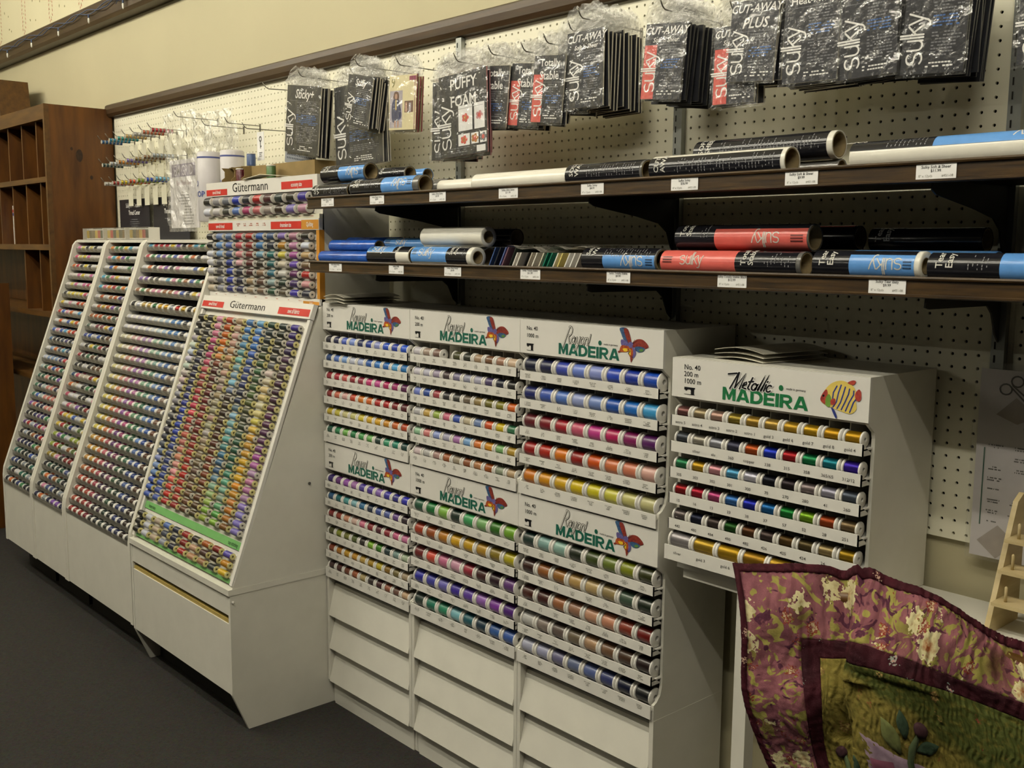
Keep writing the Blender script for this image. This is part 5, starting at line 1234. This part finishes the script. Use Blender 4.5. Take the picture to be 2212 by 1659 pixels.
def quilt_nodes(name, base, kindq):
    m = bpy.data.materials.new(name); m.use_nodes = True; nt = m.node_tree; b = nt.nodes["Principled BSDF"]; b.inputs["Roughness"].default_value = .85; b.inputs["Specular IOR Level"].default_value = .2
    uv = nt.nodes.new("ShaderNodeUVMap"); uv.uv_map = "cloth"
    def noise(sc, det=3, dist=0.0):
        n = nt.nodes.new("ShaderNodeTexNoise"); n.inputs["Scale"].default_value = sc; n.inputs["Detail"].default_value = det; n.inputs["Distortion"].default_value = dist; nt.links.new(uv.outputs[0], n.inputs["Vector"]); return n
    def ramp_(src, p0, p1, c0=(0, 0, 0, 1), c1=(1, 1, 1, 1)):
        r = nt.nodes.new("ShaderNodeValToRGB"); r.color_ramp.elements[0].position = p0; r.color_ramp.elements[1].position = p1; r.color_ramp.elements[0].color = c0; r.color_ramp.elements[1].color = c1; nt.links.new(src, r.inputs[0]); return r
    def over(below, fac, col):
        x = nt.nodes.new("ShaderNodeMix"); x.data_type = 'RGBA'; nt.links.new(fac, x.inputs[0]); nt.links.new(below, x.inputs[6])
        if isinstance(col, tuple): x.inputs[7].default_value = col
        else: nt.links.new(col, x.inputs[7])
        return x.outputs[2]
    def spots(sc, size, thr):
        v = nt.nodes.new("ShaderNodeTexVoronoi"); v.inputs["Scale"].default_value = sc
        wob = noise(sc * 7, 2); mx_ = nt.nodes.new("ShaderNodeMix"); mx_.data_type = 'RGBA'; mx_.inputs[0].default_value = .035; nt.links.new(uv.outputs[0], mx_.inputs[6]); nt.links.new(wob.outputs["Color"], mx_.inputs[7]); nt.links.new(mx_.outputs[2], v.inputs["Vector"])
        sep = nt.nodes.new("ShaderNodeSeparateColor"); nt.links.new(v.outputs["Color"], sep.inputs[0])
        gt = nt.nodes.new("ShaderNodeMath"); gt.operation = 'GREATER_THAN'; gt.inputs[1].default_value = thr; nt.links.new(sep.outputs[0], gt.inputs[0])
        lt = nt.nodes.new("ShaderNodeMath"); lt.operation = 'LESS_THAN'; lt.inputs[1].default_value = size; nt.links.new(v.outputs["Distance"], lt.inputs[0])
        mu = nt.nodes.new("ShaderNodeMath"); mu.operation = 'MULTIPLY'; nt.links.new(gt.outputs[0], mu.inputs[0]); nt.links.new(lt.outputs[0], mu.inputs[1]); return mu.outputs[0], v.outputs["Distance"]
    if kindq == "border":
        c = ramp_(noise(14, 2).outputs[0], .3, .7, lin("663a44"), lin("8e5a60")).outputs[0]
        sw = noise(26, 1.5, 2.2); c = over(c, ramp_(sw.outputs[0], .545, .575).outputs[0], lin("8c8544"))
        pl = noise(34, 2, 1.2); c = over(c, ramp_(pl.outputs[0], .615, .64).outputs[0], lin("4e2638"))
        dk = noise(9, 1); c = over(c, ramp_(dk.outputs[0], .54, .70).outputs[0], lin("4a3020"))
        f1, d1 = spots(15, .36, .30); c = over(c, f1, ramp_(d1, .05, .28, lin("8a4a22"), lin("c4bb90")).outputs[0])
        f2, d2 = spots(24, .26, .55); c = over(c, f2, ramp_(d2, .02, .2, lin("d8cfa6"), lin("7c2f24")).outputs[0])
    elif kindq == "dark":
        c = ramp_(noise(20, 2).outputs[0], .3, .7, lin("2a0a12"), lin("3c101a")).outputs[0]
        f1, d1 = spots(22, .20, .70); c = over(c, f1, ramp_(d1, .02, .2, lin("b86c66"), lin("6f8a80")).outputs[0])
    elif kindq == "binding":
        c = ramp_(noise(60, 2).outputs[0], .3, .75, lin("300b14"), lin("44121e")).outputs[0]
        f1, d1 = spots(34, .22, .72); c = over(c, f1, lin("b89a86"))
    elif kindq == "centre":
        gx = nt.nodes.new("ShaderNodeSeparateXYZ"); nt.links.new(uv.outputs[0], gx.inputs[0])
        ad = nt.nodes.new("ShaderNodeMath"); ad.operation = 'MULTIPLY_ADD'; ad.inputs[1].default_value = -.42; nt.links.new(gx.outputs[0], ad.inputs[0]); nt.links.new(gx.outputs[1], ad.inputs[2])
        n_ = noise(12, 2); mm = nt.nodes.new("ShaderNodeMath"); mm.operation = 'MULTIPLY_ADD'; mm.inputs[1].default_value = .06; nt.links.new(n_.outputs[0], mm.inputs[0]); nt.links.new(ad.outputs[0], mm.inputs[2])
        c = ramp_(mm.outputs[0], .095, .115, lin("42481c"), lin("75692f")).outputs[0]
        c = over(c, ramp_(noise(70, 3).outputs[0], .5, .7).outputs[0], lin("5e5823"))
        f1, d1 = spots(24, .24, .80); c = over(c, f1, ramp_(d1, .05, .22, lin("b0a05c"), lin("6a4a2c")).outputs[0])
        f2, d2 = spots(40, .14, .86); c = over(c, f2, lin("8a3030"))
    nt.links.new(c, b.inputs["Base Color"])
    w = nt.nodes.new("ShaderNodeTexWave"); w.inputs["Scale"].default_value = 22 if kindq == "centre" else 12; w.inputs["Distortion"].default_value = 9; w.inputs["Detail"].default_value = 1.5; nt.links.new(uv.outputs[0], w.inputs["Vector"])
    n3 = noise(420, 2); ad2 = nt.nodes.new("ShaderNodeMath"); ad2.operation = 'MULTIPLY_ADD'; ad2.inputs[1].default_value = .25; nt.links.new(n3.outputs[0], ad2.inputs[0]); nt.links.new(w.outputs["Fac"], ad2.inputs[2])
    bp = nt.nodes.new("ShaderNodeBump"); bp.inputs["Strength"].default_value = .55; bp.inputs["Distance"].default_value = .004; nt.links.new(ad2.outputs[0], bp.inputs["Height"]); nt.links.new(bp.outputs[0], b.inputs["Normal"])
    return m
QM = {k: quilt_nodes("quilt_" + k, None, k) for k in ("border", "dark", "binding", "centre")}
ql = empty("quilt", tuple(Qf[0, 0]), label="floral quilt with maroon binding and olive appliqued centre hanging in the foreground", cat="quilt")
org = Qf[0, 0]
def zone(s, t):
    if s < .0135 or t < .0135: return "binding"
    if s < .12 or t < .12: return "border"
    if s < .155 or t < .155: return "dark"
    return "centre"
TH = .006
for zn in ("binding", "border", "dark", "centre"):
    V = []; F = []; UV = []; idx = {}
    def vid(j, i, back):
        key = (j, i, back)
        if key not in idx:
            idx[key] = len(V); lift = (.0025 if zn == "binding" else 0.0) - (TH if back else 0)
            V.append(tuple(Qf[j, i] + Nn[j, i] * lift - org)); UV.append((sg[i], tg[j]))
        return idx[key]
    cells = {(j, i) for j in range(NT - 1) for i in range(NS - 1) if zone((sg[i] + sg[i + 1]) / 2, (tg[j] + tg[j + 1]) / 2) == zn}
    for j, i in cells:
        F.append((vid(j, i, 0), vid(j, i + 1, 0), vid(j + 1, i + 1, 0), vid(j + 1, i, 0))); F.append((vid(j + 1, i, 1), vid(j + 1, i + 1, 1), vid(j, i + 1, 1), vid(j, i, 1)))
        for (dj, di), (a, b_) in (((-1, 0), ((j, i + 1), (j, i))), ((1, 0), ((j + 1, i), (j + 1, i + 1))), ((0, -1), ((j, i), (j + 1, i))), ((0, 1), ((j + 1, i + 1), (j, i + 1)))):
            if (j + dj, i + di) not in cells: F.append((vid(*a, 0), vid(*b_, 0), vid(*b_, 1), vid(*a, 1)))
    me = bpy.data.meshes.new(zn); me.from_pydata(V, [], F); me.materials.append(QM[zn]); ul = me.uv_layers.new(name="cloth")
    lv = np.empty(len(me.loops), np.int32); me.loops.foreach_get("vertex_index", lv); ul.data.foreach_set("uv", np.array(UV, np.float32)[lv].ravel())
    me.polygons.foreach_set("use_smooth", [True] * len(F)); me.update()
    put({"binding": "binding", "border": "floral_border", "dark": "inner_border", "centre": "centre_panel"}[zn], me, ql)
def applique(name, poly, m, l=.0022):
    # small padded cloth patch that follows the quilt: outline (s,t)
    n = len(poly); c = (sum(p[0] for p in poly) / n, sum(p[1] for p in poly) / n); mb = MB()
    rings = []
    for k, lf in ((1.0, .0004), (.94, l), (.55, l * 1.25)): rings.append([qpt(c[0] + (p[0] - c[0]) * k, c[1] + (p[1] - c[1]) * k, lf) for p in poly])
    vs_ = [tuple(np.array(p) - org) for r_ in rings for p in r_] + [tuple(np.array(qpt(c[0], c[1], l * 1.3)) - org)]
    fs = [(r_ * n + i, r_ * n + (i + 1) % n, (r_ + 1) * n + (i + 1) % n, (r_ + 1) * n + i) for r_ in range(2) for i in range(n)] + [(2 * n + i, 2 * n + (i + 1) % n, 3 * n) for i in range(n)]
    mb.add(vs_, fs, 0, True); return mb.obj(name, m, ql)
M_ql = mat("applique_leaf", "263a26", .9, noise=.2, scale=140, bump=.3); M_ql2 = mat("applique_leaf_olive", "5f6434", .9, noise=.15, scale=140, bump=.3); M_qb = mat("applique_berry", "33141c", .9, noise=.15, scale=140)
M_qs = mat("applique_stem", "3d4a2c", .9, noise=.15, scale=140); M_qp = mat("applique_lilac", "8b7884", .9, noise=.3, scale=60, h2="6b5566", bump=.5); M_qm = mat("applique_plum", "5a2c3e", .9, noise=.2, scale=90)
def leaf_poly(s, t, L, W_, a):
    o_ = [(L * (k / 8 - .5), W_ * .5 * math.sin(math.pi * k / 8)) for k in range(9)] + [(L * (k / 8 - .5), -W_ * .5 * math.sin(math.pi * k / 8)) for k in range(7, 0, -1)]
    return [(s + x * math.cos(a) - y * math.sin(a), t + x * math.sin(a) + y * math.cos(a)) for x, y in o_]
applique("flower_patch", [(.262, .300), (.300, .312), (.345, .330), (.40, .338), (.46, .350), (.47, .42), (.36, .44), (.275, .42)], M_qp, .0015)
applique("plum_patch", [(.285, .345), (.335, .345), (.335, .42), (.29, .42)], M_qm, .003); applique("plum_patch", [(.365, .365), (.44, .372), (.44, .43), (.37, .43)], M_qm, .003)
applique("stem", [(.372, .400), (.366, .34), (.372, .305), (.394, .272), (.402, .276), (.384, .310), (.380, .345), (.388, .400)], M_qs, .003)
applique("berry", [(.404 + .018 * math.cos(k * .524), .263 + .0165 * math.sin(k * .524)) for k in range(12)], M_qb, .005)
applique("leaf", leaf_poly(.362, .262, .062, .027, 1.42), M_ql); applique("leaf", leaf_poly(.418, .298, .062, .028, -.38), M_ql); applique("leaf", leaf_poly(.334, .292, .080, .036, 1.05), M_ql2)
applique("berry", [(.196 + .014 * math.cos(k * .524), .352 + .013 * math.sin(k * .524)) for k in range(12)], M_qb, .005); applique("leaf", leaf_poly(.244, .365, .060, .026, 1.25), M_ql)
applique("stem", [(.20, .362), (.215, .395), (.225, .43), (.236, .43), (.225, .392), (.208, .358)], M_qs, .003)
# stand behind the quilt
qs = empty("quilt_stand", (0, 0, 0), label="dark wooden stand holding up the floral quilt from behind", cat="stand")
bk = lambda s, t, l: tuple(np.array(qpt(s, t, l)))
pa, pb = np.array(bk(.02, .03, -.030)), np.array(bk(.82, .03, -.030))
MB().tube([tuple(pa), tuple(np.array(bk(.24, .03, -.034))), tuple(np.array(bk(.5, .03, -.034))), tuple(pb)], .012, 8).obj("top_rail", M_pine2, qs)
for k, s in enumerate((.22, .70)):
    p = np.array(bk(s, .035, -.045)); 
    MB().tube([tuple(p), (p[0] + .03, p[1] + .16, 0.0)], .012, 8).obj("leg", M_pine2, qs)
    MB().tube([tuple(p), (p[0] + .02, p[1] + .005, .55), (p[0] + .03, p[1] - .02, 0.0)], .012, 8).obj("leg", M_pine2, qs)

# ------------------------------------------------------------------ white table under the fish rack
tb = empty("display_table", (.232, 0, 0), label="white table carrying the fish logo rack", cat="table")
MB().box(0, 1.10, -.262, -.020, .797, .8125).obj("table_top", M_white, tb)
MB().box(.012, 1.088, -.255, -.030, .775, .7965).obj("apron", M_white, tb)
for x, y in ((.17, -.24), (1.05, -.24), (.17, -.06), (1.05, -.06)): MB().box(x - .016, x + .016, y - .016, y + .016, 0, .7745).obj("leg", M_white, tb)

# ------------------------------------------------------------------ plywood spool stand at the right
M_ply = mat("birch_plywood", "d9c79a", .5, noise=.12, scale=6, stretch=(1, 1, 8), h2="c4ae7c", k=.9)
ws = empty("plywood_spool_stand", (.868, -.135, .8126), label="pale plywood spool stand with pegs beside the hanging sheet", cat="spool stand")
for x in (-.006, .20): MB().prism([(-.075, 0), (-.063, 0.0), (.028, .225), (.052, .238), (.064, .232), (.064, 0), (.045, 0), (-.040, .0)], x, x + .009, 'x').obj("side", M_ply, ws)
for y, z in ((-.010, .160), (-.028, .108), (-.048, .054)):
    sh = MB().box(.0032, .1998, y - .012, y + .045, z, z + .006).obj("shelf", M_ply, ws)
    for k in range(5): MB().lathe([(.0062, .0028), (.032, .0028), (.034, .001)], 8, 'z', (.020 + k * .040, y + .008, z)).obj("peg", M_ply, sh)
# hanging instruction sheet in a clear sleeve
ps = empty("instruction_sheet", (.862, -.022, 1.262), label="printed instruction sheet in a clear sleeve hung right of the fish rack", cat="printed sheet")
MB().box(-.108, .108, -.0006, .0006, -.362, 0).obj("sheet", mat("lilac_paper", "cfcacb", .5, noise=.04, scale=12), ps)
mb = MB(); f0 = lambda a, b_: (a, -.0012, b_); rrs = random.Random(4)
mb.strokes([arc(-.040, -.020, .011, .010, 0, 360, 12), arc(-.060, -.036, .011, .010, 0, 360, 12), [(-.048, -.028), (-.005, -.062)], [(-.052, -.030), (-.012, -.068)]], .003, f0, 0)
for r_ in range(3): greek(mb, .02, -.0012, -.108 - r_ * .006, .16, .005, 1, rrs)
for r_ in range(9):
    for cx_, ww in ((-.070, .030), (-.025, .034), (.035, .034), (.085, .030)):
        if rrs.random() < .85: greek(mb, cx_, -.0012, -.145 - r_ * .021, ww, .0045, rrs.choice((1, 2, 2)), rrs)
mb.flat([(-.093, -.300), (-.0905, -.300), (-.0905, -.150), (-.093, -.150)], [(0, 1, 2, 3)], f0, 1)
mb.flat([(-.095, -.332), (-.058, -.296), (-.020, -.325), (-.058, -.361)], [(0, 1, 2, 3)], f0, 2)
mb.flat([(-.075, -.085), (-.040, -.050), (.0, -.082), (-.036, -.100)], [(0, 1, 2, 3)], lambda a, b_: (a, -.0010, b_), 2)
mb.flat([(-.035 + p[0], -.352 + p[1]) for p in arc(0, 0, .010, .010, 0, 180, 8)], [tuple(range(9))], lambda a, b_: (a, -.0014, b_), 1)
mb.obj("print", [M_ink, mat("green_ink", "2c5a48", .5, noise=.05), mat("taupe_ink", "a49a92", .6, noise=.1)], ps, kind="stuff")
MB().add([(-.116, -.003, -.368), (.116, -.003, -.368), (.116, -.003, .012), (-.116, -.003, .012)], [(0, 1, 2, 3)]).obj("sleeve", film_mat("flat_sleeve", .06, .15, .15, 25, .04), ps)
hook(.862, 1.270, .03, "short wire peg hook holding the instruction sheet")

# ------------------------------------------------------------------ folded colour cards lying on the racks
M_broch = mat("brochure_paper", "dcd7c6", .35, noise=.05); M_broch_e = mat("brochure_dark", "1e1c18", .6, noise=.1)
def brochure(x, y, z, w, d, lab, rz):
    t = empty("folded_brochure", (x, y, z), label=lab, cat="brochure"); t.rotation_euler = (0, 0, rz)
    for k, zz in enumerate((.0015, .0105, .0190)):
        mb = MB(); n = 12
        for i in range(n + 1):
            u = i / n; hgt = .0055 * math.sin(math.pi * u) * (1 if k < 2 else 1.5)
            for yy in (0, d): mb.v += [((u - .5) * w, yy, zz + hgt), ((u - .5) * w, yy, zz + hgt + .0012)]
        for i in range(n): 
            b0 = i * 4; mb.f += [(b0 + 1, b0 + 5, b0 + 7, b0 + 3), (b0, b0 + 2, b0 + 6, b0 + 4), (b0, b0 + 4, b0 + 5, b0 + 1), (b0 + 2, b0 + 3, b0 + 7, b0 + 6)]
        mb.f += [(0, 1, 3, 2), (n * 4, n * 4 + 2, n * 4 + 3, n * 4 + 1)]
        mb.m = [0] * len(mb.f); mb.s = [False] * len(mb.f); mb.obj("leaf", M_broch, t)
    return t
brochure(.352, -.235, 1.2537, .130, .205, "folded cream colour card lying on the fish logo rack", -.10)
brochure(-1.085, -.290, 1.3082, .105, .215, "folded cream colour card lying on the upper left butterfly rack", .05)

# ------------------------------------------------------------------ things on top of the reel display
M_kraft = mat("kraft_cardboard", "8a7448", .85, noise=.12, scale=20, k=.95)
def open_box(x, y, z, w, d, h, lab, rz=0.0):
    t = empty("cardboard_box", (x, y, z), label=lab, cat="cardboard box", group="cardboard boxes on the reel display"); t.rotation_euler = (0, 0, rz); th = .003
    for nm, b in (("side", (0, w, 0, th, 0, h)), ("side", (0, w, d - th, d, 0, h)), ("side", (0, th, th, d - th, 0, h)), ("side", (w - th, w, th, d - th, 0, h)), ("bottom", (th, w - th, th, d - th, 0, th))):
        MB().box(*b).obj(nm, M_kraft, t)
    return t
def tray_carton(x, y, z, w, d, h, lab, n):
    # carton lying on its side with round-cut open mouths towards the shop
    t = empty("cardboard_box", (x, y, z), label=lab, cat="cardboard box", group="cardboard boxes on the reel display"); th = .0025
    MB().box(0, w, 0, d, 0, th).obj("bottom", M_kraft, t); MB().box(0, w, d - th, d, th, h).obj("side", M_kraft, t); MB().box(0, w, .03, d - th, h - th, h).obj("lid", M_kraft, t)
    for k in range(n + 1):
        xx = (w - th) * k / n; MB().prism([(0, th), (0, h * .25), (.012, h * .4), (.012, h * .75), (0, h * .95), (.03, h - th), (d - th, h - th), (d - th, th)], xx, xx + th, 'x').obj("partition", M_kraft, t)
    return t
tray_carton(-1.925, -.225, 1.7003, .150, .17, .060, "brown carton with round-cut mouths, left on the reel display", 2)
open_box(-1.765, -.19, 1.7003, .42, .15, .058, "long brown carton lying on the reel display")
SPC, TH_ = spool_meshes("cone", .050, .0165, .0160, .004, .004, n=16); TH_C = TH_.mesh("thread", M_thread)
for (x, y, z, h, lab) in ((-1.842, -.150, 1.7608, "3c5680", "slate blue spool standing on the left brown carton"), (-1.838, -.195, 1.7032, "5a1c24", "maroon spool inside the left brown carton"), (-1.570, -.222, 1.7003, "4c7038", "green spool standing in front of the long brown carton")):
    o = put("loose_spool", SPC, None, lab, "thread spool", "loose spools on the reel display", loc=(x, y, z + .0252), rot=(0, math.pi / 2, 0)); put("thread", TH_C, o, color=albedo(h, 1.0))
fl_ = MB().prism([(-1.640, 1.7262), (-1.52, 1.7372), (-1.395, 1.7282), (-1.395, 1.7267), (-1.52, 1.7357), (-1.640, 1.7247)], -.292, -.245, 'y')
fl_.v = [(x, y, z - .0255 + .0025) for x, y, z in fl_.v]; fl_.obj("cream_card_flap", M_cream, label="bent cream card lying on the front of the reel display top", cat="card")

# ------------------------------------------------------------------ bags and hangers left of the packs
ebag = empty("grid_kit_bag", (-2.395, -.155, 1.975), label="large clear bag with white printed card hanging left of the reel display", cat="bag")
mb = MB(); nx, nz = 12, 22; rb = random.Random(8)
for j in range(nz + 1):
    for i in range(nx + 1):
        u, t = i / nx, j / nz; mb.v.append(((u - .5) * (.30 if t < .6 else .27), -.010 + rb.uniform(-.006, .006), -t * .47 + .03))
mb.f = [(j * (nx + 1) + i, (j + 1) * (nx + 1) + i, (j + 1) * (nx + 1) + i + 1, j * (nx + 1) + i + 1) for j in range(nz) for i in range(nx)]; mb.m = [0] * len(mb.f); mb.s = [False] * len(mb.f)
mb.obj("bag", film_mat("milky_film", .16, .2, 1.0, 30, .09), ebag)
ec = MB().box(-.120, .135, -.0025, .0025, -.425, -.155).obj("card", mat("kit_card", "dedadb", .5, noise=.03), ebag)
mb = MB(); fe = lambda a, b_: (a, -.0032, b_)
mb.flat([(-.100, -.222), (.115, -.222), (.115, -.172), (-.100, -.172)], [(0, 1, 2, 3)], fe, 0)
v, f = text2d("EM GRID", .058, .01, .78, align='CENTER'); mb.flat([(x + .008, y - .217) for x, y in v], f, lambda a, b_: (a, -.0038, b_), 1)
v, f = text2d("Fine Thick Grid", .026, 0, .8, align='CENTER'); mb.flat([(x + .008, y - .255) for x, y in v], f, fe, 2)
for r_ in range(12): greek(mb, .04 if r_ > 4 else .01, -.0034, -.285 - r_ * .0115, .11, .006, 1, rb, 3)
mb.obj("print", [mat("mauve_print", "8a7f94", .5, noise=.2, scale=90), mat("lilac_print", "d6cfd8", .5, noise=.1), mat("pink_print", "b89aa0", .5, noise=.1), M_ink], ec, kind="stuff")
hook(-2.395, 1.985, .17, "wire peg hook carrying the large clear kit bag")
hk2 = empty("backing_bag", (-2.27, -.085, 1.975), label="empty milky plastic bag behind the printed kit bag", cat="bag")
mb = MB(); nx, nz = 10, 18
for j in range(nz + 1):
    for i in range(nx + 1): mb.v.append(((i / nx - .5) * .34, rb.uniform(-.010, .010), -j / nz * .44 + .03))
mb.f = [(j * (nx + 1) + i, (j + 1) * (nx + 1) + i, (j + 1) * (nx + 1) + i + 1, j * (nx + 1) + i + 1) for j in range(nz) for i in range(nx)]; mb.m = [0] * len(mb.f); mb.s = [False] * len(mb.f)
mb.obj("bag", MATS["milky_film"], hk2)
for k, (x, y, lab) in enumerate(((-2.175, -.150, "left"), (-2.045, -.120, "right"))):
    t = empty("paper_roll_bag", (x, y, 1.890), label=f"white bagged paper roll with blue lettering, {lab} of two", cat="paper roll", group="bagged paper rolls")
    MB().lathe([(-.32, .040), (-.315, .045), (-.06, .045), (-.055, .040)], 20, 'z').obj("paper_roll", mat("pale_paper", "cdc9cb", .5, noise=.05, scale=20), t)
    MB().lathe([(-.080, .0456), (-.074, .0456)], 20, 'z', caps=False).obj("blue_line", mat("blue_line", "4a5490", .5, noise=.05), t)
    mb = MB()
    for tx, zz in (("HOOP", -.225), ("D", -.185)):
        v, f = text2d(tx, .030, .02, align='CENTER'); mb.flat([(a * 1.0, b_ + zz) for a, b_ in v], f, lambda a, b_: (.0462 * math.sin(a / .0462 - .25), -.0462 * math.cos(a / .0462 - .25), b_), 0)
    mb.obj("lettering", MATS["blue_line"], t, kind="stuff")
    mb = MB(); nx, nz = 8, 5
    for j in range(nz + 1):
        for i in range(nx + 1): mb.v.append(((i / nx - .5) * (.10 - .04 * j / nz), rb.uniform(-.008, .008), -.055 + j * .022))
    mb.f = [(j * (nx + 1) + i, j * (nx + 1) + i + 1, (j + 1) * (nx + 1) + i + 1, (j + 1) * (nx + 1) + i) for j in range(nz) for i in range(nx)]; mb.m = [0] * len(mb.f); mb.s = [False] * len(mb.f)
    mb.obj("bag_top", MATS["milky_film"], t); hook(x, 1.935, abs(y) + .01, f"wire peg hook carrying the {lab} bagged paper roll")
# metallic thread spools strung on hooks, with white cards hanging under them
M_sparkle = object_colour_mat("sparkly_thread", .25, metal=.5, wind=.6)
SPY, TH_ = spool_meshes("strung", .0125, .0095, .0088, .001, .002, n=10, flm=mat("clear_cap", "b8b4a8", .2, noise=.05)); TH_Y = TH_.mesh("thread", M_sparkle)
ROWS = [(1.966, 6, ["1c4c78", "147088", "148078", "b89858", "a8a49c", "b06040", "a01828"]), (1.862, 6, ["24403c", "a8acac", "b87828", "6c5890", "887040", "785838", "98a0a0"]), (1.765, 6, ["c0bcb0", "8c2018", "c8b018", "b84018", "789018", "2040a0", "68a0b8"])]
for ri, (z, n, cols) in enumerate(ROWS):
    for k, h in enumerate(cols):
        x = -3.24 + k * .092 + (.02 if ri == 2 else 0); zz = z - .012 + .012 * (k / 6) if ri < 2 else z
        hook(x, zz, .155, f"thin hook, {ORD[k + 1]} from left in {('top', 'middle', 'bottom')[ri]} row of strung spools", "hooks of strung sparkly spools")
        for q in range(6):
            o = put("strung_spool", SPY, None, f"sparkly {cname(h)} spool, {ORD[q + 1]} from front, {ORD[k + 1]} hook of {('top', 'middle', 'bottom')[ri]} row", "thread spool", "sparkly spools strung on hooks", loc=(x, -.150 + q * .0165, zz - .0075), rot=(0, 0, math.pi / 2)); put("thread", TH_Y, o, color=albedo(h, 1.2))
        if k % 1 == 0:
            MB().box(-.026, .026, -.0005, .0005, -.085, 0).obj("backing_card", M_cream, label=f"cream card under {ORD[k + 1]} hook of {('top', 'middle', 'bottom')[ri]} strung spool row", cat="card", group="cream cards under the strung spools", loc=(x + .012, -.042, zz - .020))
# black sign cards
for (x0, x1, lab, lines) in ((-3.372, -3.03, "wide black sign card with white lettering under the strung spools", ("Sulky Fine Decorative", "Thread Center")), (-2.985, -2.62, "second black sign card, half behind the kit bag", ("Sulky Decorative", "Thread Center"))):
    t = empty("sign_card", ((x0 + x1) / 2, -.030, 1.5845), label=lab, cat="sign", group="black thread centre signs")
    w = x1 - x0; c = MB().box(-w / 2, w / 2, -.0015, .0015, -.08, .108).obj("card", M_cardblk, t); mb = MB()
    for i, tx in enumerate(lines): v, f = text2d(tx, .030, .012, .72, align='CENTER'); mb.flat([(a, b_ + .070 - i * .034) for a, b_ in v], f, lambda a, b_: (a, -.0022, b_), 0)
    for r_ in range(4): greek(mb, 0, -.0022, .012 - r_ * .010, .13, .007, 1, rb, 1)
    mb.obj("lettering", [M_whiteink, MATS["silver_ink"]], c, kind="stuff")
# clear boxes of gold spools along the top of the slanted racks
gcols = "c8a820 3c4420 a82818 d0b030 7a5a20 6c5c28 b89828 2c2414 c03020 c8a030 786030 504828".split()
for bi, x0 in enumerate((-3.335, -3.085, -2.835)):
    t = empty("clear_spool_box", (x0, -.225, 1.5035), label=f"clear box of gold and red spools, {ORD[bi + 1]} from left on the slanted racks", cat="spool box", group="clear boxes on the slanted racks")
    M_cb = MATS.get("box_plastic") or film_mat("box_plastic", .05, .1, .1, 20, .06)
    MB().box(0, .245, 0, .0012, 0, .050).obj("front", M_cb, t); MB().box(0, .245, .0488, .05, 0, .050).obj("back", M_cb, t); MB().box(0, .0012, .0012, .0488, 0, .05).obj("end", M_plast, t); MB().box(.2438, .245, .0012, .0488, 0, .05).obj("end", M_plast, t)
    MB().box(0, .245, 0, .05, .0502, .0516).obj("lid", M_cb, t)
    for q in range(7):
        h = gcols[(q * 5 + bi * 3) % 12]
        o = put("boxed_spool", SPK, None, f"{cname(h)} spool standing {ORD[q + 1]} in the {ORD[bi + 1]} clear box", "thread spool", "spools in the clear boxes", loc=(x0 + .022 + q * .0335, -.200, 1.5035 + .0235), rot=(0, math.pi / 2, 0)); put("thread", TH_K, o, color=albedo(h, 1.1))
